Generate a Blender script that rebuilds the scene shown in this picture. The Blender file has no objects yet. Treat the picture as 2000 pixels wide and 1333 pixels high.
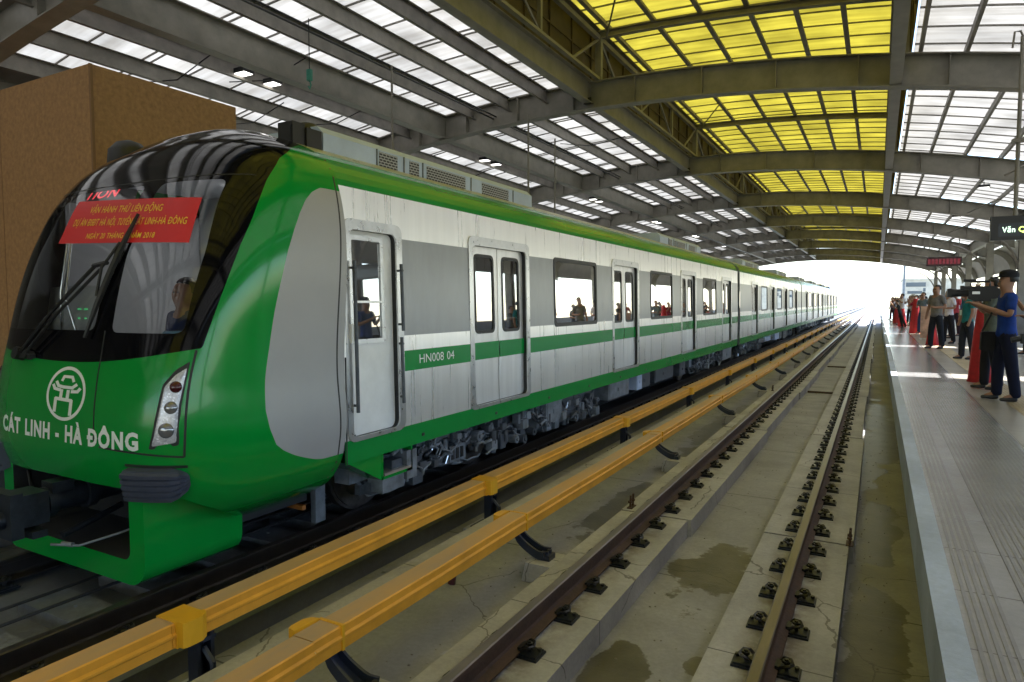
import bpy, bmesh, math, random
import numpy as np
from math import pi, sin, cos, atan, atan2, tan, radians, sqrt, asin
from mathutils import Vector, Matrix
random.seed(7)
sc = bpy.context.scene
COL = sc.collection
# ---------------------------------------------------------------- camera
CAM_H = 2.07
cam_d = bpy.data.cameras.new("camera"); cam = bpy.data.objects.new("camera", cam_d); COL.objects.link(cam)
cam_d.sensor_width = 36.0; cam_d.lens = 36.0 * 1300 / 2000; cam_d.clip_end = 3000; cam_d.clip_start = 0.05
cam.location = (0, 0, CAM_H)
cam.rotation_euler = (radians(90 - 3.3678), 0, radians(28.769))
sc.camera = cam
# ---------------------------------------------------------------- sky, sun, exposure
SUN_DIR = Vector((0.35, 0.20, 1.0)).normalized()
w = bpy.data.worlds.new("World"); sc.world = w; w.use_nodes = True
nt = w.node_tree; bg = nt.nodes['Background']
sky = nt.nodes.new('ShaderNodeTexSky'); sky.sky_type = 'NISHITA'; sky.sun_disc = False
sky.sun_elevation = asin(SUN_DIR.z); sky.sun_rotation = atan2(SUN_DIR.x, SUN_DIR.y)
sky.dust_density = .7; sky.air_density = 1.0
nt.links.new(sky.outputs[0], bg.inputs[0]); bg.inputs[1].default_value = 0.15
sd = bpy.data.lights.new("sun", 'SUN'); sd.energy = 5.0; sd.angle = radians(0.5); sd.color = (1, .965, .91)
so = bpy.data.objects.new("sun", sd); COL.objects.link(so)
so.rotation_euler = SUN_DIR.to_track_quat('Z', 'Y').to_euler(); so.location = (20, 10, 60)
sc.view_settings.view_transform = 'Standard'; sc.view_settings.look = 'None'
sc.view_settings.gamma = 1.0; sc.view_settings.use_curve_mapping = False
sc.view_settings.exposure = 2.05
sc.cycles.use_denoising = True
try: sc.cycles.denoiser = 'OPENIMAGEDENOISE'
except Exception: pass
sc.cycles.max_bounces = 10; sc.cycles.diffuse_bounces = 5; sc.cycles.glossy_bounces = 5
sc.cycles.transmission_bounces = 8; sc.cycles.transparent_max_bounces = 16
sc.cycles.sample_clamp_indirect = 12; sc.cycles.caustics_reflective = False; sc.cycles.caustics_refractive = False

# ---------------------------------------------------------------- materials
def M(name, col, rough=.5, metal=0., n=None, bump=None, spec=.5, stretch=(1, 1, 1), coat=0., col2=None):
    m = bpy.data.materials.new(name); m.use_nodes = True
    T = m.node_tree; b = T.nodes['Principled BSDF']
    b.inputs['Base Color'].default_value = (*col, 1); b.inputs['Roughness'].default_value = rough
    b.inputs['Metallic'].default_value = metal; b.inputs['Specular IOR Level'].default_value = spec
    b.inputs['Coat Weight'].default_value = coat; b.inputs['Coat Roughness'].default_value = .05
    if n or bump:
        tc = T.nodes.new('ShaderNodeTexCoord'); mp = T.nodes.new('ShaderNodeMapping')
        mp.inputs['Scale'].default_value = stretch; T.links.new(tc.outputs['Object'], mp.inputs[0])
    if n:
        scale, amt = n
        no = T.nodes.new('ShaderNodeTexNoise'); no.inputs['Scale'].default_value = scale
        no.inputs['Detail'].default_value = 7; no.inputs['Roughness'].default_value = .62
        T.links.new(mp.outputs[0], no.inputs['Vector'])
        cr = T.nodes.new('ShaderNodeValToRGB'); cr.color_ramp.elements[0].position = .32; cr.color_ramp.elements[1].position = .68
        a = col2 if col2 else tuple(c * (1 - amt) for c in col)
        cr.color_ramp.elements[0].color = (*a, 1)
        cr.color_ramp.elements[1].color = (*[min(1, c * (1 + (0 if col2 else amt))) for c in col], 1)
        T.links.new(no.outputs[0], cr.inputs[0]); T.links.new(cr.outputs[0], b.inputs['Base Color'])
        mr = T.nodes.new('ShaderNodeMapRange'); mr.inputs['To Min'].default_value = max(.03, rough - .12); mr.inputs['To Max'].default_value = min(1, rough + .12)
        T.links.new(no.outputs[0], mr.inputs[0]); T.links.new(mr.outputs[0], b.inputs['Roughness'])
    if bump:
        nb = T.nodes.new('ShaderNodeTexNoise'); nb.inputs['Scale'].default_value = bump[0]; nb.inputs['Detail'].default_value = 6
        T.links.new(mp.outputs[0], nb.inputs['Vector'])
        bp = T.nodes.new('ShaderNodeBump'); bp.inputs['Strength'].default_value = bump[1]; bp.inputs['Distance'].default_value = .02
        T.links.new(nb.outputs[0], bp.inputs['Height']); T.links.new(bp.outputs[0], b.inputs['Normal'])
    return m

def emit(name, col, s):
    m = bpy.data.materials.new(name); m.use_nodes = True; b = m.node_tree.nodes['Principled BSDF']
    b.inputs['Base Color'].default_value = (.02, .02, .02, 1)
    b.inputs['Emission Color'].default_value = (*col, 1); b.inputs['Emission Strength'].default_value = s
    return m

def glass(name, tint, refl, rough=.02):
    # thin tinted pane: transparent tint plus a mirror-like coat
    m = bpy.data.materials.new(name); m.use_nodes = True; T = m.node_tree; T.nodes.clear()
    o = T.nodes.new('ShaderNodeOutputMaterial'); tr = T.nodes.new('ShaderNodeBsdfTransparent'); tr.inputs[0].default_value = (*tint, 1)
    gl = T.nodes.new('ShaderNodeBsdfGlossy'); gl.inputs['Roughness'].default_value = rough; gl.inputs[0].default_value = (1, 1, 1, 1)
    fr = T.nodes.new('ShaderNodeFresnel'); fr.inputs[0].default_value = 1.5
    ad = T.nodes.new('ShaderNodeMath'); ad.operation = 'ADD'; ad.use_clamp = True; ad.inputs[1].default_value = refl
    T.links.new(fr.outputs[0], ad.inputs[0])
    mx = T.nodes.new('ShaderNodeMixShader'); T.links.new(ad.outputs[0], mx.inputs[0]); T.links.new(tr.outputs[0], mx.inputs[1]); T.links.new(gl.outputs[0], mx.inputs[2])
    T.links.new(mx.outputs[0], o.inputs[0]); return m

def translucent(name, col, k=.5):
    m = bpy.data.materials.new(name); m.use_nodes = True; T = m.node_tree; T.nodes.clear()
    o = T.nodes.new('ShaderNodeOutputMaterial')
    tl = T.nodes.new('ShaderNodeBsdfTranslucent'); df = T.nodes.new('ShaderNodeBsdfDiffuse')
    tc = T.nodes.new('ShaderNodeTexCoord'); no = T.nodes.new('ShaderNodeTexNoise'); no.inputs['Scale'].default_value = .9; no.inputs['Detail'].default_value = 5
    T.links.new(tc.outputs['Object'], no.inputs['Vector'])
    cr = T.nodes.new('ShaderNodeValToRGB'); cr.color_ramp.elements[0].position = .3; cr.color_ramp.elements[1].position = .7
    cr.color_ramp.elements[0].color = (*[c * .72 for c in col], 1); cr.color_ramp.elements[1].color = (*col, 1)
    T.links.new(no.outputs[0], cr.inputs[0])
    mp = T.nodes.new('ShaderNodeMapping'); mp.inputs['Scale'].default_value = (.35, 5, 1); n2 = T.nodes.new('ShaderNodeTexNoise'); n2.inputs['Scale'].default_value = 1.6; n2.inputs['Detail'].default_value = 6
    T.links.new(tc.outputs['Object'], mp.inputs[0]); T.links.new(mp.outputs[0], n2.inputs['Vector']); c2 = T.nodes.new('ShaderNodeValToRGB'); c2.color_ramp.elements[0].position = .35; c2.color_ramp.elements[1].position = .6
    c2.color_ramp.elements[0].color = (.91, .90, .88, 1); c2.color_ramp.elements[1].color = (1.08, 1.08, 1.08, 1); T.links.new(n2.outputs[0], c2.inputs[0])
    mu = T.nodes.new('ShaderNodeMixRGB'); mu.blend_type = 'MULTIPLY'; mu.inputs[0].default_value = 1; T.links.new(cr.outputs[0], mu.inputs[1]); T.links.new(c2.outputs[0], mu.inputs[2])
    T.links.new(mu.outputs[0], tl.inputs[0]); df.inputs[0].default_value = (*[c * .8 for c in col], 1)
    mx = T.nodes.new('ShaderNodeMixShader'); mx.inputs[0].default_value = k
    T.links.new(df.outputs[0], mx.inputs[1]); T.links.new(tl.outputs[0], mx.inputs[2]); T.links.new(mx.outputs[0], o.inputs[0]); return m

STEEL = M('grey_painted_steel', (.21, .195, .17), .5, 0, (2.5, .22), None)
STEELD = M('purlin_paint', (.20, .185, .165), .55, 0, (3, .25))  # grey for purlins and seam bars, slightly darker than the rib steel
WHITE_SHEET = translucent('white_translucent_sheet', (.47, .465, .45), .85)
YELL_SHEET = translucent('yellow_translucent_sheet', (.42, .385, .125), .85)
CLAD = M('roof_cladding', (.24, .22, .20), .6, 0, (2, .15))
GREEN = M('green_train_paint', (.002, .27, .035), .16, 0, (6, .03), None, .35, (1, 1, .2), coat=.25)
GREENS = M('green_side_paint', (.004, .25, .045), .22, 0, None, None, .5, (1, 1, .3))
ROOFP = M('train_roof_paint', (.42, .44, .30), .3, 0, (4, .15))
GREYP = M('grey_nose_paint', (.36, .36, .365), .38, 0, (3, .03))
GREYB = M('grey_band_paint', (.30, .31, .33), .33, .2, (5, .10), None, .5, (1, 1, .3))
BLACKG = M('black_gloss_mask', (.004, .004, .006), .07, 0, None, None, .22)
BLACK = M('black_rubber', (.012, .012, .013), .5)
DARK = M('near_black', (.02, .02, .022), .8)
STAIN = M('brushed_stainless', (.90, .885, .875), .30, .65, (9, .05), (40, .02), .5, (1, 1.6, .06))
DOORM = M('door_leaf_metal', (.80, .79, .79), .36, .55, (6, .09), None, .5, (1, 1.2, .08))
WHITEP = M('white_door_paint', (.80, .80, .79), .42, 0, (5, .06))
ALU = M('aluminium_frame', (.60, .60, .61), .3, .8, (10, .1))
ACM = M('ac_housing', (.44, .53, .70), .45, .1, (3, .1))
BOGIE = M('bogie_grey', (.07, .08, .095), .5, .15, (9, .35), (30, .2))
BOGIE2 = M('bogie_light_grey', (.17, .19, .215), .5, .2, (7, .4))
WHEEL = M('wheel_steel', (.10, .09, .085), .4, .7, (12, .3))
CHROME = M('bright_metal', (.7, .7, .7), .2, 1.0)
YELLOW = M('yellow_rail_cover', (.70, .31, .026), .42, 0, (3.5, .16), None)
DUSTY = M('dusty_yellow_cover', (.62, .34, .10), .6, 0, (4, .3), None, .5, (1, .25, 1), col2=(.42, .29, .17))
YELB = M('bright_yellow_plastic', (.72, .36, .015), .4, 0, (6, .08))
BRACK = M('dark_blue_grey_bracket', (.03, .038, .06), .4, .2, (8, .2))
RAILS = M('rusty_rail_side', (.075, .042, .028), .7, .1, (14, .35), (50, .2), .5, (1, .5, 1))
RAILT = M('polished_rail_head', (.19, .165, .16), .35, .55, (10, .25), None, .5, (1, .15, 1))
RAILDK = M('dark_rail_side', (.022, .018, .017), .55, .2, (14, .3)); RAILTD = M('dull_rail_head', (.07, .06, .06), .35, .6, (10, .2))  # darker rail colours for the far track
FAST = M('fastener_dark', (.020, .024, .034), .42, .4, (30, .4))
FASTC = M('fastener_clip', (.05, .05, .055), .35, .7, (30, .4))
PINK = M('light_paint_on_glass', (.5, .5, .5), .5)
WOODB = M('brown_board', (.36, .20, .085), .75, 0, (16, .2), (60, .15), .3)
REDB = M('red_banner', (.62, .012, .012), .45, 0)
GOLD = M('yellow_lettering', (.85, .55, .03), .5)
WHITEL = M('white_lettering', (.75, .80, .78), .5)
REDC = M('red_cloth', (.38, .012, .015), .7, 0, (9, .25))
CONS = M('cab_console_grey', (.38, .39, .42), .5)
CABW = M('cab_wall_light', (.58, .60, .62), .5)
WGLASS = glass('windscreen_glass', (.84, .86, .88), .0)
SGLASS = glass('side_window_glass', (.38, .40, .42), .42)
LENS = M('lamp_lens', (.25, .25, .27), .08, .6)
LAMPW = M('lamp_reflector', (.55, .55, .62), .25, .3, (40, .3))
LAMPR = M('lamp_red_dark', (.06, .01, .012), .1)
SIGNK = M('sign_black', (.012, .013, .018), .35)
SIGNG = M('sign_glass_grey', (.05, .06, .08), .2)

def concrete(name, col, wet=None, rough=.8, joints=None, wetcol=(.085, .080, .062), cracks=False, rust=None):
    """pale concrete with blotches; wet: list of (x,y,rx,ry) puddle stains with ragged rims"""
    m = bpy.data.materials.new(name); m.use_nodes = True; T = m.node_tree; b = T.nodes['Principled BSDF']
    L = T.links.new; N = T.nodes.new
    tc = N('ShaderNodeTexCoord')
    def noise(s, d=8, r=.6, st=None):
        n = N('ShaderNodeTexNoise'); n.inputs['Scale'].default_value = s; n.inputs['Detail'].default_value = d; n.inputs['Roughness'].default_value = r
        if st:
            mp = N('ShaderNodeMapping'); mp.inputs['Scale'].default_value = st; L(tc.outputs['Object'], mp.inputs[0]); L(mp.outputs[0], n.inputs['Vector'])
        else: L(tc.outputs['Object'], n.inputs['Vector'])
        return n.outputs[0]
    def ramp(v, p0, p1, c0, c1):
        c = N('ShaderNodeValToRGB'); c.color_ramp.elements[0].position = p0; c.color_ramp.elements[1].position = p1
        c.color_ramp.elements[0].color = (*c0, 1); c.color_ramp.elements[1].color = (*c1, 1); L(v, c.inputs[0]); return c.outputs[0]
    base = ramp(noise(1.3), .3, .7, [c * .72 for c in col], [c * 1.12 for c in col])
    fine = ramp(noise(28, 6, .7), .25, .75, (.80, .80, .80), (1.06, 1.06, 1.06))
    mu = N('ShaderNodeMixRGB'); mu.blend_type = 'MULTIPLY'; mu.inputs[0].default_value = 1; L(base, mu.inputs[1]); L(fine, mu.inputs[2])
    cur = mu.outputs[0]
    rr = None
    if wet is not None:
        sep = N('ShaderNodeSeparateXYZ'); L(tc.outputs['Object'], sep.inputs[0])
        nn = noise(1.7, 7, .6)
        def mth(op, a, bb=None, cl=False):
            q = N('ShaderNodeMath'); q.operation = op; q.use_clamp = cl
            for i, vv in enumerate((a, bb)):
                if vv is None: continue
                if isinstance(vv, (int, float)): q.inputs[i].default_value = vv
                else: L(vv, q.inputs[i])
            return q.outputs[0]
        tot = None
        for (x, y, rx, ry) in wet:
            dx = mth('DIVIDE', mth('SUBTRACT', sep.outputs[0], x), rx); dy = mth('DIVIDE', mth('SUBTRACT', sep.outputs[1], y), ry)
            d = mth('ADD', mth('MULTIPLY', dx, dx), mth('MULTIPLY', dy, dy))
            s = mth('SUBTRACT', 1.0, d)
            tot = s if tot is None else mth('MAXIMUM', tot, s)
        tot = mth('MAXIMUM', tot, -1.2)
        v = mth('ADD', mth('MULTIPLY', tot, .35), mth('MULTIPLY', mth('SUBTRACT', nn, .5), 1.9))
        f = N('ShaderNodeMapRange'); f.inputs['From Min'].default_value = 0; f.inputs['From Max'].default_value = .05; L(v, f.inputs[0])
        mx = N('ShaderNodeMixRGB'); L(f.outputs[0], mx.inputs[0]); L(cur, mx.inputs[1])
        wc = ramp(noise(3), .3, .7, [c * .7 for c in wetcol], [c * 1.5 for c in wetcol]); L(wc, mx.inputs[2]); cur = mx.outputs[0]
        rr = N('ShaderNodeMapRange'); rr.inputs['To Min'].default_value = rough; rr.inputs['To Max'].default_value = .38; L(f.outputs[0], rr.inputs[0]); L(rr.outputs[0], b.inputs['Roughness'])
    if joints:
        sx = N('ShaderNodeSeparateXYZ'); L(tc.outputs['Object'], sx.inputs[0])
        for ax, per, wd in joints:
            q = N('ShaderNodeMath'); q.operation = 'PINGPONG'; q.inputs[1].default_value = per / 2; L(sx.outputs[ax], q.inputs[0])
            c = N('ShaderNodeMath'); c.operation = 'LESS_THAN'; c.inputs[1].default_value = wd; L(q.outputs[0], c.inputs[0])
            mx = N('ShaderNodeMixRGB'); L(c.outputs[0], mx.inputs[0]); L(cur, mx.inputs[1]); mx.inputs[2].default_value = (*[k * .3 for k in col], 1); cur = mx.outputs[0]
    if cracks:
        vo = N('ShaderNodeTexVoronoi'); vo.feature = 'DISTANCE_TO_EDGE'; vo.inputs['Scale'].default_value = .8
        wv = N('ShaderNodeMixRGB'); wv.inputs[0].default_value = .12; L(tc.outputs['Object'], wv.inputs[1]); nz_ = N('ShaderNodeTexNoise'); nz_.inputs['Scale'].default_value = 5; nz_.inputs['Detail'].default_value = 6
        L(tc.outputs['Object'], nz_.inputs['Vector']); L(nz_.outputs['Color'], wv.inputs[2]); L(wv.outputs[0], vo.inputs['Vector'])
        lt = N('ShaderNodeMath'); lt.operation = 'LESS_THAN'; lt.inputs[1].default_value = .0035; L(vo.outputs['Distance'], lt.inputs[0])
        gt = N('ShaderNodeMath'); gt.operation = 'GREATER_THAN'; gt.inputs[1].default_value = .52; L(noise(.7, 3), gt.inputs[0])
        ml = N('ShaderNodeMath'); ml.operation = 'MULTIPLY'; L(lt.outputs[0], ml.inputs[0]); L(gt.outputs[0], ml.inputs[1])
        mx = N('ShaderNodeMixRGB'); L(ml.outputs[0], mx.inputs[0]); L(cur, mx.inputs[1]); mx.blend_type = 'MULTIPLY'; mx.inputs[2].default_value = (.5, .49, .47, 1); cur = mx.outputs[0]
    if rust:
        sx = N('ShaderNodeSeparateXYZ'); L(tc.outputs['Object'], sx.inputs[0]); acc = None
        for xr in rust:
            a = N('ShaderNodeMath'); a.operation = 'SUBTRACT'; a.inputs[1].default_value = xr; L(sx.outputs[0], a.inputs[0]); a2 = N('ShaderNodeMath'); a2.operation = 'ABSOLUTE'; L(a.outputs[0], a2.inputs[0])
            mr_ = N('ShaderNodeMapRange'); mr_.inputs['From Min'].default_value = .26; mr_.inputs['From Max'].default_value = .06; L(a2.outputs[0], mr_.inputs[0]); acc = mr_.outputs[0] if acc is None else acc
            if acc is not mr_.outputs[0]: ad = N('ShaderNodeMath'); ad.operation = 'MAXIMUM'; L(acc, ad.inputs[0]); L(mr_.outputs[0], ad.inputs[1]); acc = ad.outputs[0]
        mm_ = N('ShaderNodeMath'); mm_.operation = 'MULTIPLY'; L(acc, mm_.inputs[0]); L(ramp(noise(6, 6, .65), .38, .62, (0, 0, 0), (.9, .9, .9)), mm_.inputs[1])
        mx = N('ShaderNodeMixRGB'); L(mm_.outputs[0], mx.inputs[0]); L(cur, mx.inputs[1]); mx.inputs[2].default_value = (.12, .085, .06, 1); cur = mx.outputs[0]
    L(cur, b.inputs['Base Color'])
    if rr is None: b.inputs['Roughness'].default_value = rough
    bp = N('ShaderNodeBump'); bp.inputs['Strength'].default_value = .25; bp.inputs['Distance'].default_value = .01
    L(noise(35, 6, .7), bp.inputs['Height']); L(bp.outputs[0], b.inputs['Normal'])
    return m
CONC = concrete('trackbed_concrete', (.33, .33, .335), wet=[(-1.25, 6.0, .32, .75), (-1.45, 4.0, .18, .8), (-.98, 4.4, .1, .12), (.03, 5.2, .2, 1.5), (.05, 8.0, .2, 1.2), (-.1, 11, .2, 1.3), (-2.65, 7.5, .2, 1.4), (.1, 15, .3, 4), (-2.6, 13, .3, 3)], joints=[(1, 2.9, .008)], cracks=True)
PLINTH = concrete('plinth_concrete', (.44, .44, .45), joints=[(1, 4.35, .006)], cracks=True, rust=[-.545, -2.02])
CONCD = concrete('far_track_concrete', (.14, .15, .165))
PLATF = concrete('platform_grey_tile', (.29, .29, .295), rough=.15, joints=[(1, .6, .004), (0, .6, .004)])
PLATC = concrete('platform_cream_tile', (.36, .335, .29), rough=.3, joints=[(1, .6, .004), (0, .6, .004)])
EDGE = concrete('platform_edge_stone', (.40, .47, .58), rough=.55)
TACT = concrete('yellow_tactile_tile', (.52, .42, .26), rough=.5)
FARB = concrete('cream_render', (.62, .58, .50), rough=.8)
GROUND = M('far_ground', (.20, .21, .15), .9, 0, (.05, .3))

def perf_mat():
    m = bpy.data.materials.new('perforated_grille'); m.use_nodes = True; T = m.node_tree; b = T.nodes['Principled BSDF']
    tc = T.nodes.new('ShaderNodeTexCoord'); mp = T.nodes.new('ShaderNodeMapping'); br = T.nodes.new('ShaderNodeTexBrick')
    sp = T.nodes.new('ShaderNodeSeparateXYZ'); cb = T.nodes.new('ShaderNodeCombineXYZ')
    T.links.new(tc.outputs['Object'], sp.inputs[0]); T.links.new(sp.outputs[1], cb.inputs[0]); T.links.new(sp.outputs[2], cb.inputs[1])
    T.links.new(cb.outputs[0], br.inputs['Vector'])
    br.inputs['Scale'].default_value = 16; br.inputs['Color1'].default_value = (.02, .02, .025, 1); br.inputs['Color2'].default_value = (.04, .04, .05, 1)
    br.inputs['Mortar'].default_value = (.42, .44, .48, 1); br.inputs['Mortar Size'].default_value = .07; br.inputs['Brick Width'].default_value = .9; br.inputs['Row Height'].default_value = .45
    T.links.new(br.outputs[0], b.inputs['Base Color']); b.inputs['Roughness'].default_value = .5; return m
GRILLE = perf_mat()

def backside(m, col):
    # the inside of a painted shell is plain grey lining
    T = m.node_tree; b = T.nodes['Principled BSDF']; ge = T.nodes.new('ShaderNodeNewGeometry'); mx = T.nodes.new('ShaderNodeMixRGB')
    src = b.inputs['Base Color'].links[0].from_socket if b.inputs['Base Color'].links else None
    if src: T.links.new(src, mx.inputs[1])
    else: mx.inputs[1].default_value = b.inputs['Base Color'].default_value
    mx.inputs[2].default_value = (*col, 1); T.links.new(ge.outputs['Backfacing'], mx.inputs[0]); T.links.new(mx.outputs[0], b.inputs['Base Color'])
GREENN = M('green_nose_paint', (.002, .25, .033), .16, 0, (6, .03), None, .35, (1, 1, .2), coat=.25)
backside(GREENN, (.22, .23, .24)); backside(GREYP, (.22, .23, .24))
# ---------------------------------------------------------------- mesh builder
class MB:
    def __init__(s): s.v = []; s.f = []; s.m = []
    def add(s, vs, fs, mi=0):
        o = len(s.v); s.v += [tuple(map(float, p)) for p in vs]; s.f += [tuple(i + o for i in f) for f in fs]; s.m += [mi] * len(fs); return s
    def box(s, x0, x1, y0, y1, z0, z1, mi=0, R=None, c=None):
        vs = [(x, y, z) for z in (z0, z1) for y in (y0, y1) for x in (x0, x1)]
        if R is not None:
            c = Vector(c if c else (0, 0, 0)); vs = [tuple(R @ (Vector(p) - c) + c) for p in vs]
        return s.add(vs, [(0, 2, 3, 1), (4, 5, 7, 6), (0, 1, 5, 4), (2, 6, 7, 3), (0, 4, 6, 2), (1, 3, 7, 5)], mi)
    def prism(s, prof, ax, a0, a1, mi=0, caps=True):
        """prof: 2D points in the plane normal to axis ax (order x,y,z without ax)"""
        def P(p, a):
            q = list(p); q.insert(ax, a); return q
        n = len(prof); vs = [P(p, a0) for p in prof] + [P(p, a1) for p in prof]
        fs = [(i, (i + 1) % n, n + (i + 1) % n, n + i) for i in range(n)]
        if caps: fs += [tuple(range(n - 1, -1, -1)), tuple(range(n, 2 * n))]
        return s.add(vs, fs, mi)
    def sweep(s, rings, mi=0, closed=True, caps=False):
        n = len(rings[0]); vs = [p for r in rings for p in r]; fs = []
        for k in range(len(rings) - 1):
            for i in range(n if closed else n - 1):
                j = (i + 1) % n; fs.append((k * n + i, k * n + j, (k + 1) * n + j, (k + 1) * n + i))
        if caps: fs += [tuple(range(n - 1, -1, -1)), tuple((len(rings) - 1) * n + i for i in range(n))]
        return s.add(vs, fs, mi)
    def tube(s, path, r, n=8, mi=0, caps=True):
        path = [Vector(p) for p in path]; rings = []
        rs = r if isinstance(r, (list, tuple)) else [r] * len(path)
        up = None
        for i, p in enumerate(path):
            d = (path[min(i + 1, len(path) - 1)] - path[max(i - 1, 0)]).normalized()
            if up is None:
                up = Vector((0, 0, 1)) if abs(d.z) < .9 else Vector((1, 0, 0))
            a = d.cross(up).normalized(); b = a.cross(d).normalized(); up = b
            rings.append([tuple(p + (a * cos(2 * pi * k / n) + b * sin(2 * pi * k / n)) * rs[i]) for k in range(n)])
        return s.sweep(rings, mi, True, caps)
    def build(s, name, mats, parent=None, smooth=None):
        me = bpy.data.meshes.new(name); me.from_pydata(s.v, [], s.f)
        if not isinstance(mats, (list, tuple)): mats = [mats]
        for m in mats: me.materials.append(m)
        me.polygons.foreach_set('material_index', s.m); me.update()
        bm = bmesh.new(); bm.from_mesh(me); bmesh.ops.remove_doubles(bm, verts=bm.verts, dist=1e-5) if smooth else None
        bmesh.ops.recalc_face_normals(bm, faces=bm.faces) if smooth != 'keep' else None
        bm.to_mesh(me); bm.free()
        if smooth:
            me.polygons.foreach_set('use_smooth', [True] * len(me.polygons))
            me.set_sharp_from_angle(angle=radians(smooth if smooth != 'keep' else 40))
        o = bpy.data.objects.new(name, me); COL.objects.link(o)
        if parent: o.parent = parent
        return o
def empty(name, loc=(0, 0, 0)):
    o = bpy.data.objects.new(name, None); o.location = loc; COL.objects.link(o); o.empty_display_size = .2; return o
def tag(o, label, cat, group=None):
    o['label'] = label; o['category'] = cat
    if group: o['group'] = group
    return o
def structure(o): o['kind'] = 'structure'; return o
def copy_child(o, parent, dy=0, dx=0):
    c = o.copy(); c.location = (o.location.x + dx, o.location.y + dy, o.location.z); COL.objects.link(c); c.parent = parent
    for ch in list(o.children):
        d = ch.copy(); COL.objects.link(d); d.parent = c
    return c

def text2d(s, size, bold=0., align='CENTER', shear=0.):
    cu = bpy.data.curves.new('t', 'FONT'); cu.space_character = 1.0 + bold * 4; cu.space_word = 1.25; cu.body = s; cu.size = size; cu.align_x = align; cu.offset = bold; cu.shear = shear; cu.resolution_u = 3
    o = bpy.data.objects.new('t', cu); COL.objects.link(o)
    dg = bpy.context.evaluated_depsgraph_get(); me = o.evaluated_get(dg).to_mesh()
    vs = [tuple(v.co[:2]) for v in me.vertices]; fs = [tuple(p.vertices) for p in me.polygons]
    o.evaluated_get(dg).to_mesh_clear(); bpy.data.objects.remove(o); bpy.data.curves.remove(cu)
    return vs, fs
def fit_text(s, x0, x1, z0, z1, bold=0.):
    """text scaled to fill a box (cap height from z0 to z1 ignoring accents)"""
    vs, fs = text2d(s, 1, bold, 'LEFT')
    a = np.array(vs); hv, _ = text2d('H', 1, bold, 'LEFT'); h = max(p[1] for p in hv)
    lo, hi = a[:, 0].min(), a[:, 0].max()
    a[:, 0] = x0 + (a[:, 0] - lo) / (hi - lo) * (x1 - x0); a[:, 1] = z0 + a[:, 1] / h * (z1 - z0)
    return [tuple(p) for p in a], fs

# ================================================================ SETTING
def arch_b(x): return 6.43 - .013 * (x + 5.5) ** 2            # underside of the arch ribs
ARCH_D = .60
def arch_t(x): return arch_b(x) + ARCH_D
YA = [14.4 + 9.0 * k for k in range(-5, 8)]
Y0, Y1 = YA[0] - 1, YA[-1] + .4

g = MB(); g.box(-900, 900, -300, 1600, -9.4, -9.0); structure(g.build('ground', GROUND))
b = MB()
b.box(-9.0, 2.2, -22, 420, -.9, -.38); structure(b.build('track_bed', CONC))
b = MB()
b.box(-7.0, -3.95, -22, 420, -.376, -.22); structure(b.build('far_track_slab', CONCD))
# plinths of the near track, cast in lengths with gaps
for nm, xa, xb in (('left_plinth', -2.40, -1.64), ('right_plinth', -.925, -.14)):
    b = MB(); y = -1.9
    edges = [-12, 1.2, 6.85, 12.4, 18.0, 24, 30, 36, 42, 48, 54, 60, 66, 72, 78, 84, 90, 120, 180, 300]
    for i in range(len(edges) - 1):
        dx = .035 if i % 2 else 0
        b.box(xa + dx * (.2), xb - dx, edges[i] + .02, edges[i + 1] - .02, -.376, -.20)
    structure(b.build(nm, PLINTH))
# low channel wall between the third rails
b = MB(); b.box(-3.42, -3.30, -12, 200, -.376, -.12); structure(b.build('drain_kerb', PLINTH))

# near platform
b = MB()
b.box(.62, 6.6, -20, 88, .30, .74); structure(b.build('platform_base', CONCD))
b = MB(); b.box(.245, .345, -20, 88, .42, .752); b.box(.345, .62, -20, 88, .42, .742)
structure(b.build('platform_edge_stone', EDGE))
b = MB(); b.box(.345, 1.19, -20, 88, .742, .75); structure(b.build('platform_grey_paving', PLATF))
b = MB(); b.box(1.19, 6.6, -20, 88, .742, .7505); structure(b.build('platform_cream_paving', PLATC))
b = MB()
for k in range(19):
    x = .60 + k * .030; b.box(x, x + .015, .5, 13.0, .75, .7535)
for k in range(5):
    x = .37 + k * .030; b.box(x, x + .015, .5, 13.0, .75, .7535)
structure(b.build('platform_ribbed_paving', concrete('ribbed_tile', (.21, .21, .215), rough=.2)))
b = MB(); b.box(1.52, 1.82, -10, 80, .7505, .756)
for i in range(7):
    for j in range(150):
        b.box(1.535 + i * .042, 1.535 + i * .042 + .024, 6 + j * .06, 6 + j * .06 + .03, .756, .761)
structure(b.build('tactile_paving', TACT))
b = MB(); b.box(2.2, 2.5, -20, 88, -.9, .3); b.box(.9, 1.0, -20, 88, -.4, .3); structure(b.build('platform_under_wall', CONCD))
# far platform
b = MB(); b.box(-18, -6.98, -20, 88, .55, .75); b.box(-18, -7.6, -20, 88, -.9, .55); structure(b.build('far_platform', PLATF))

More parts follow.
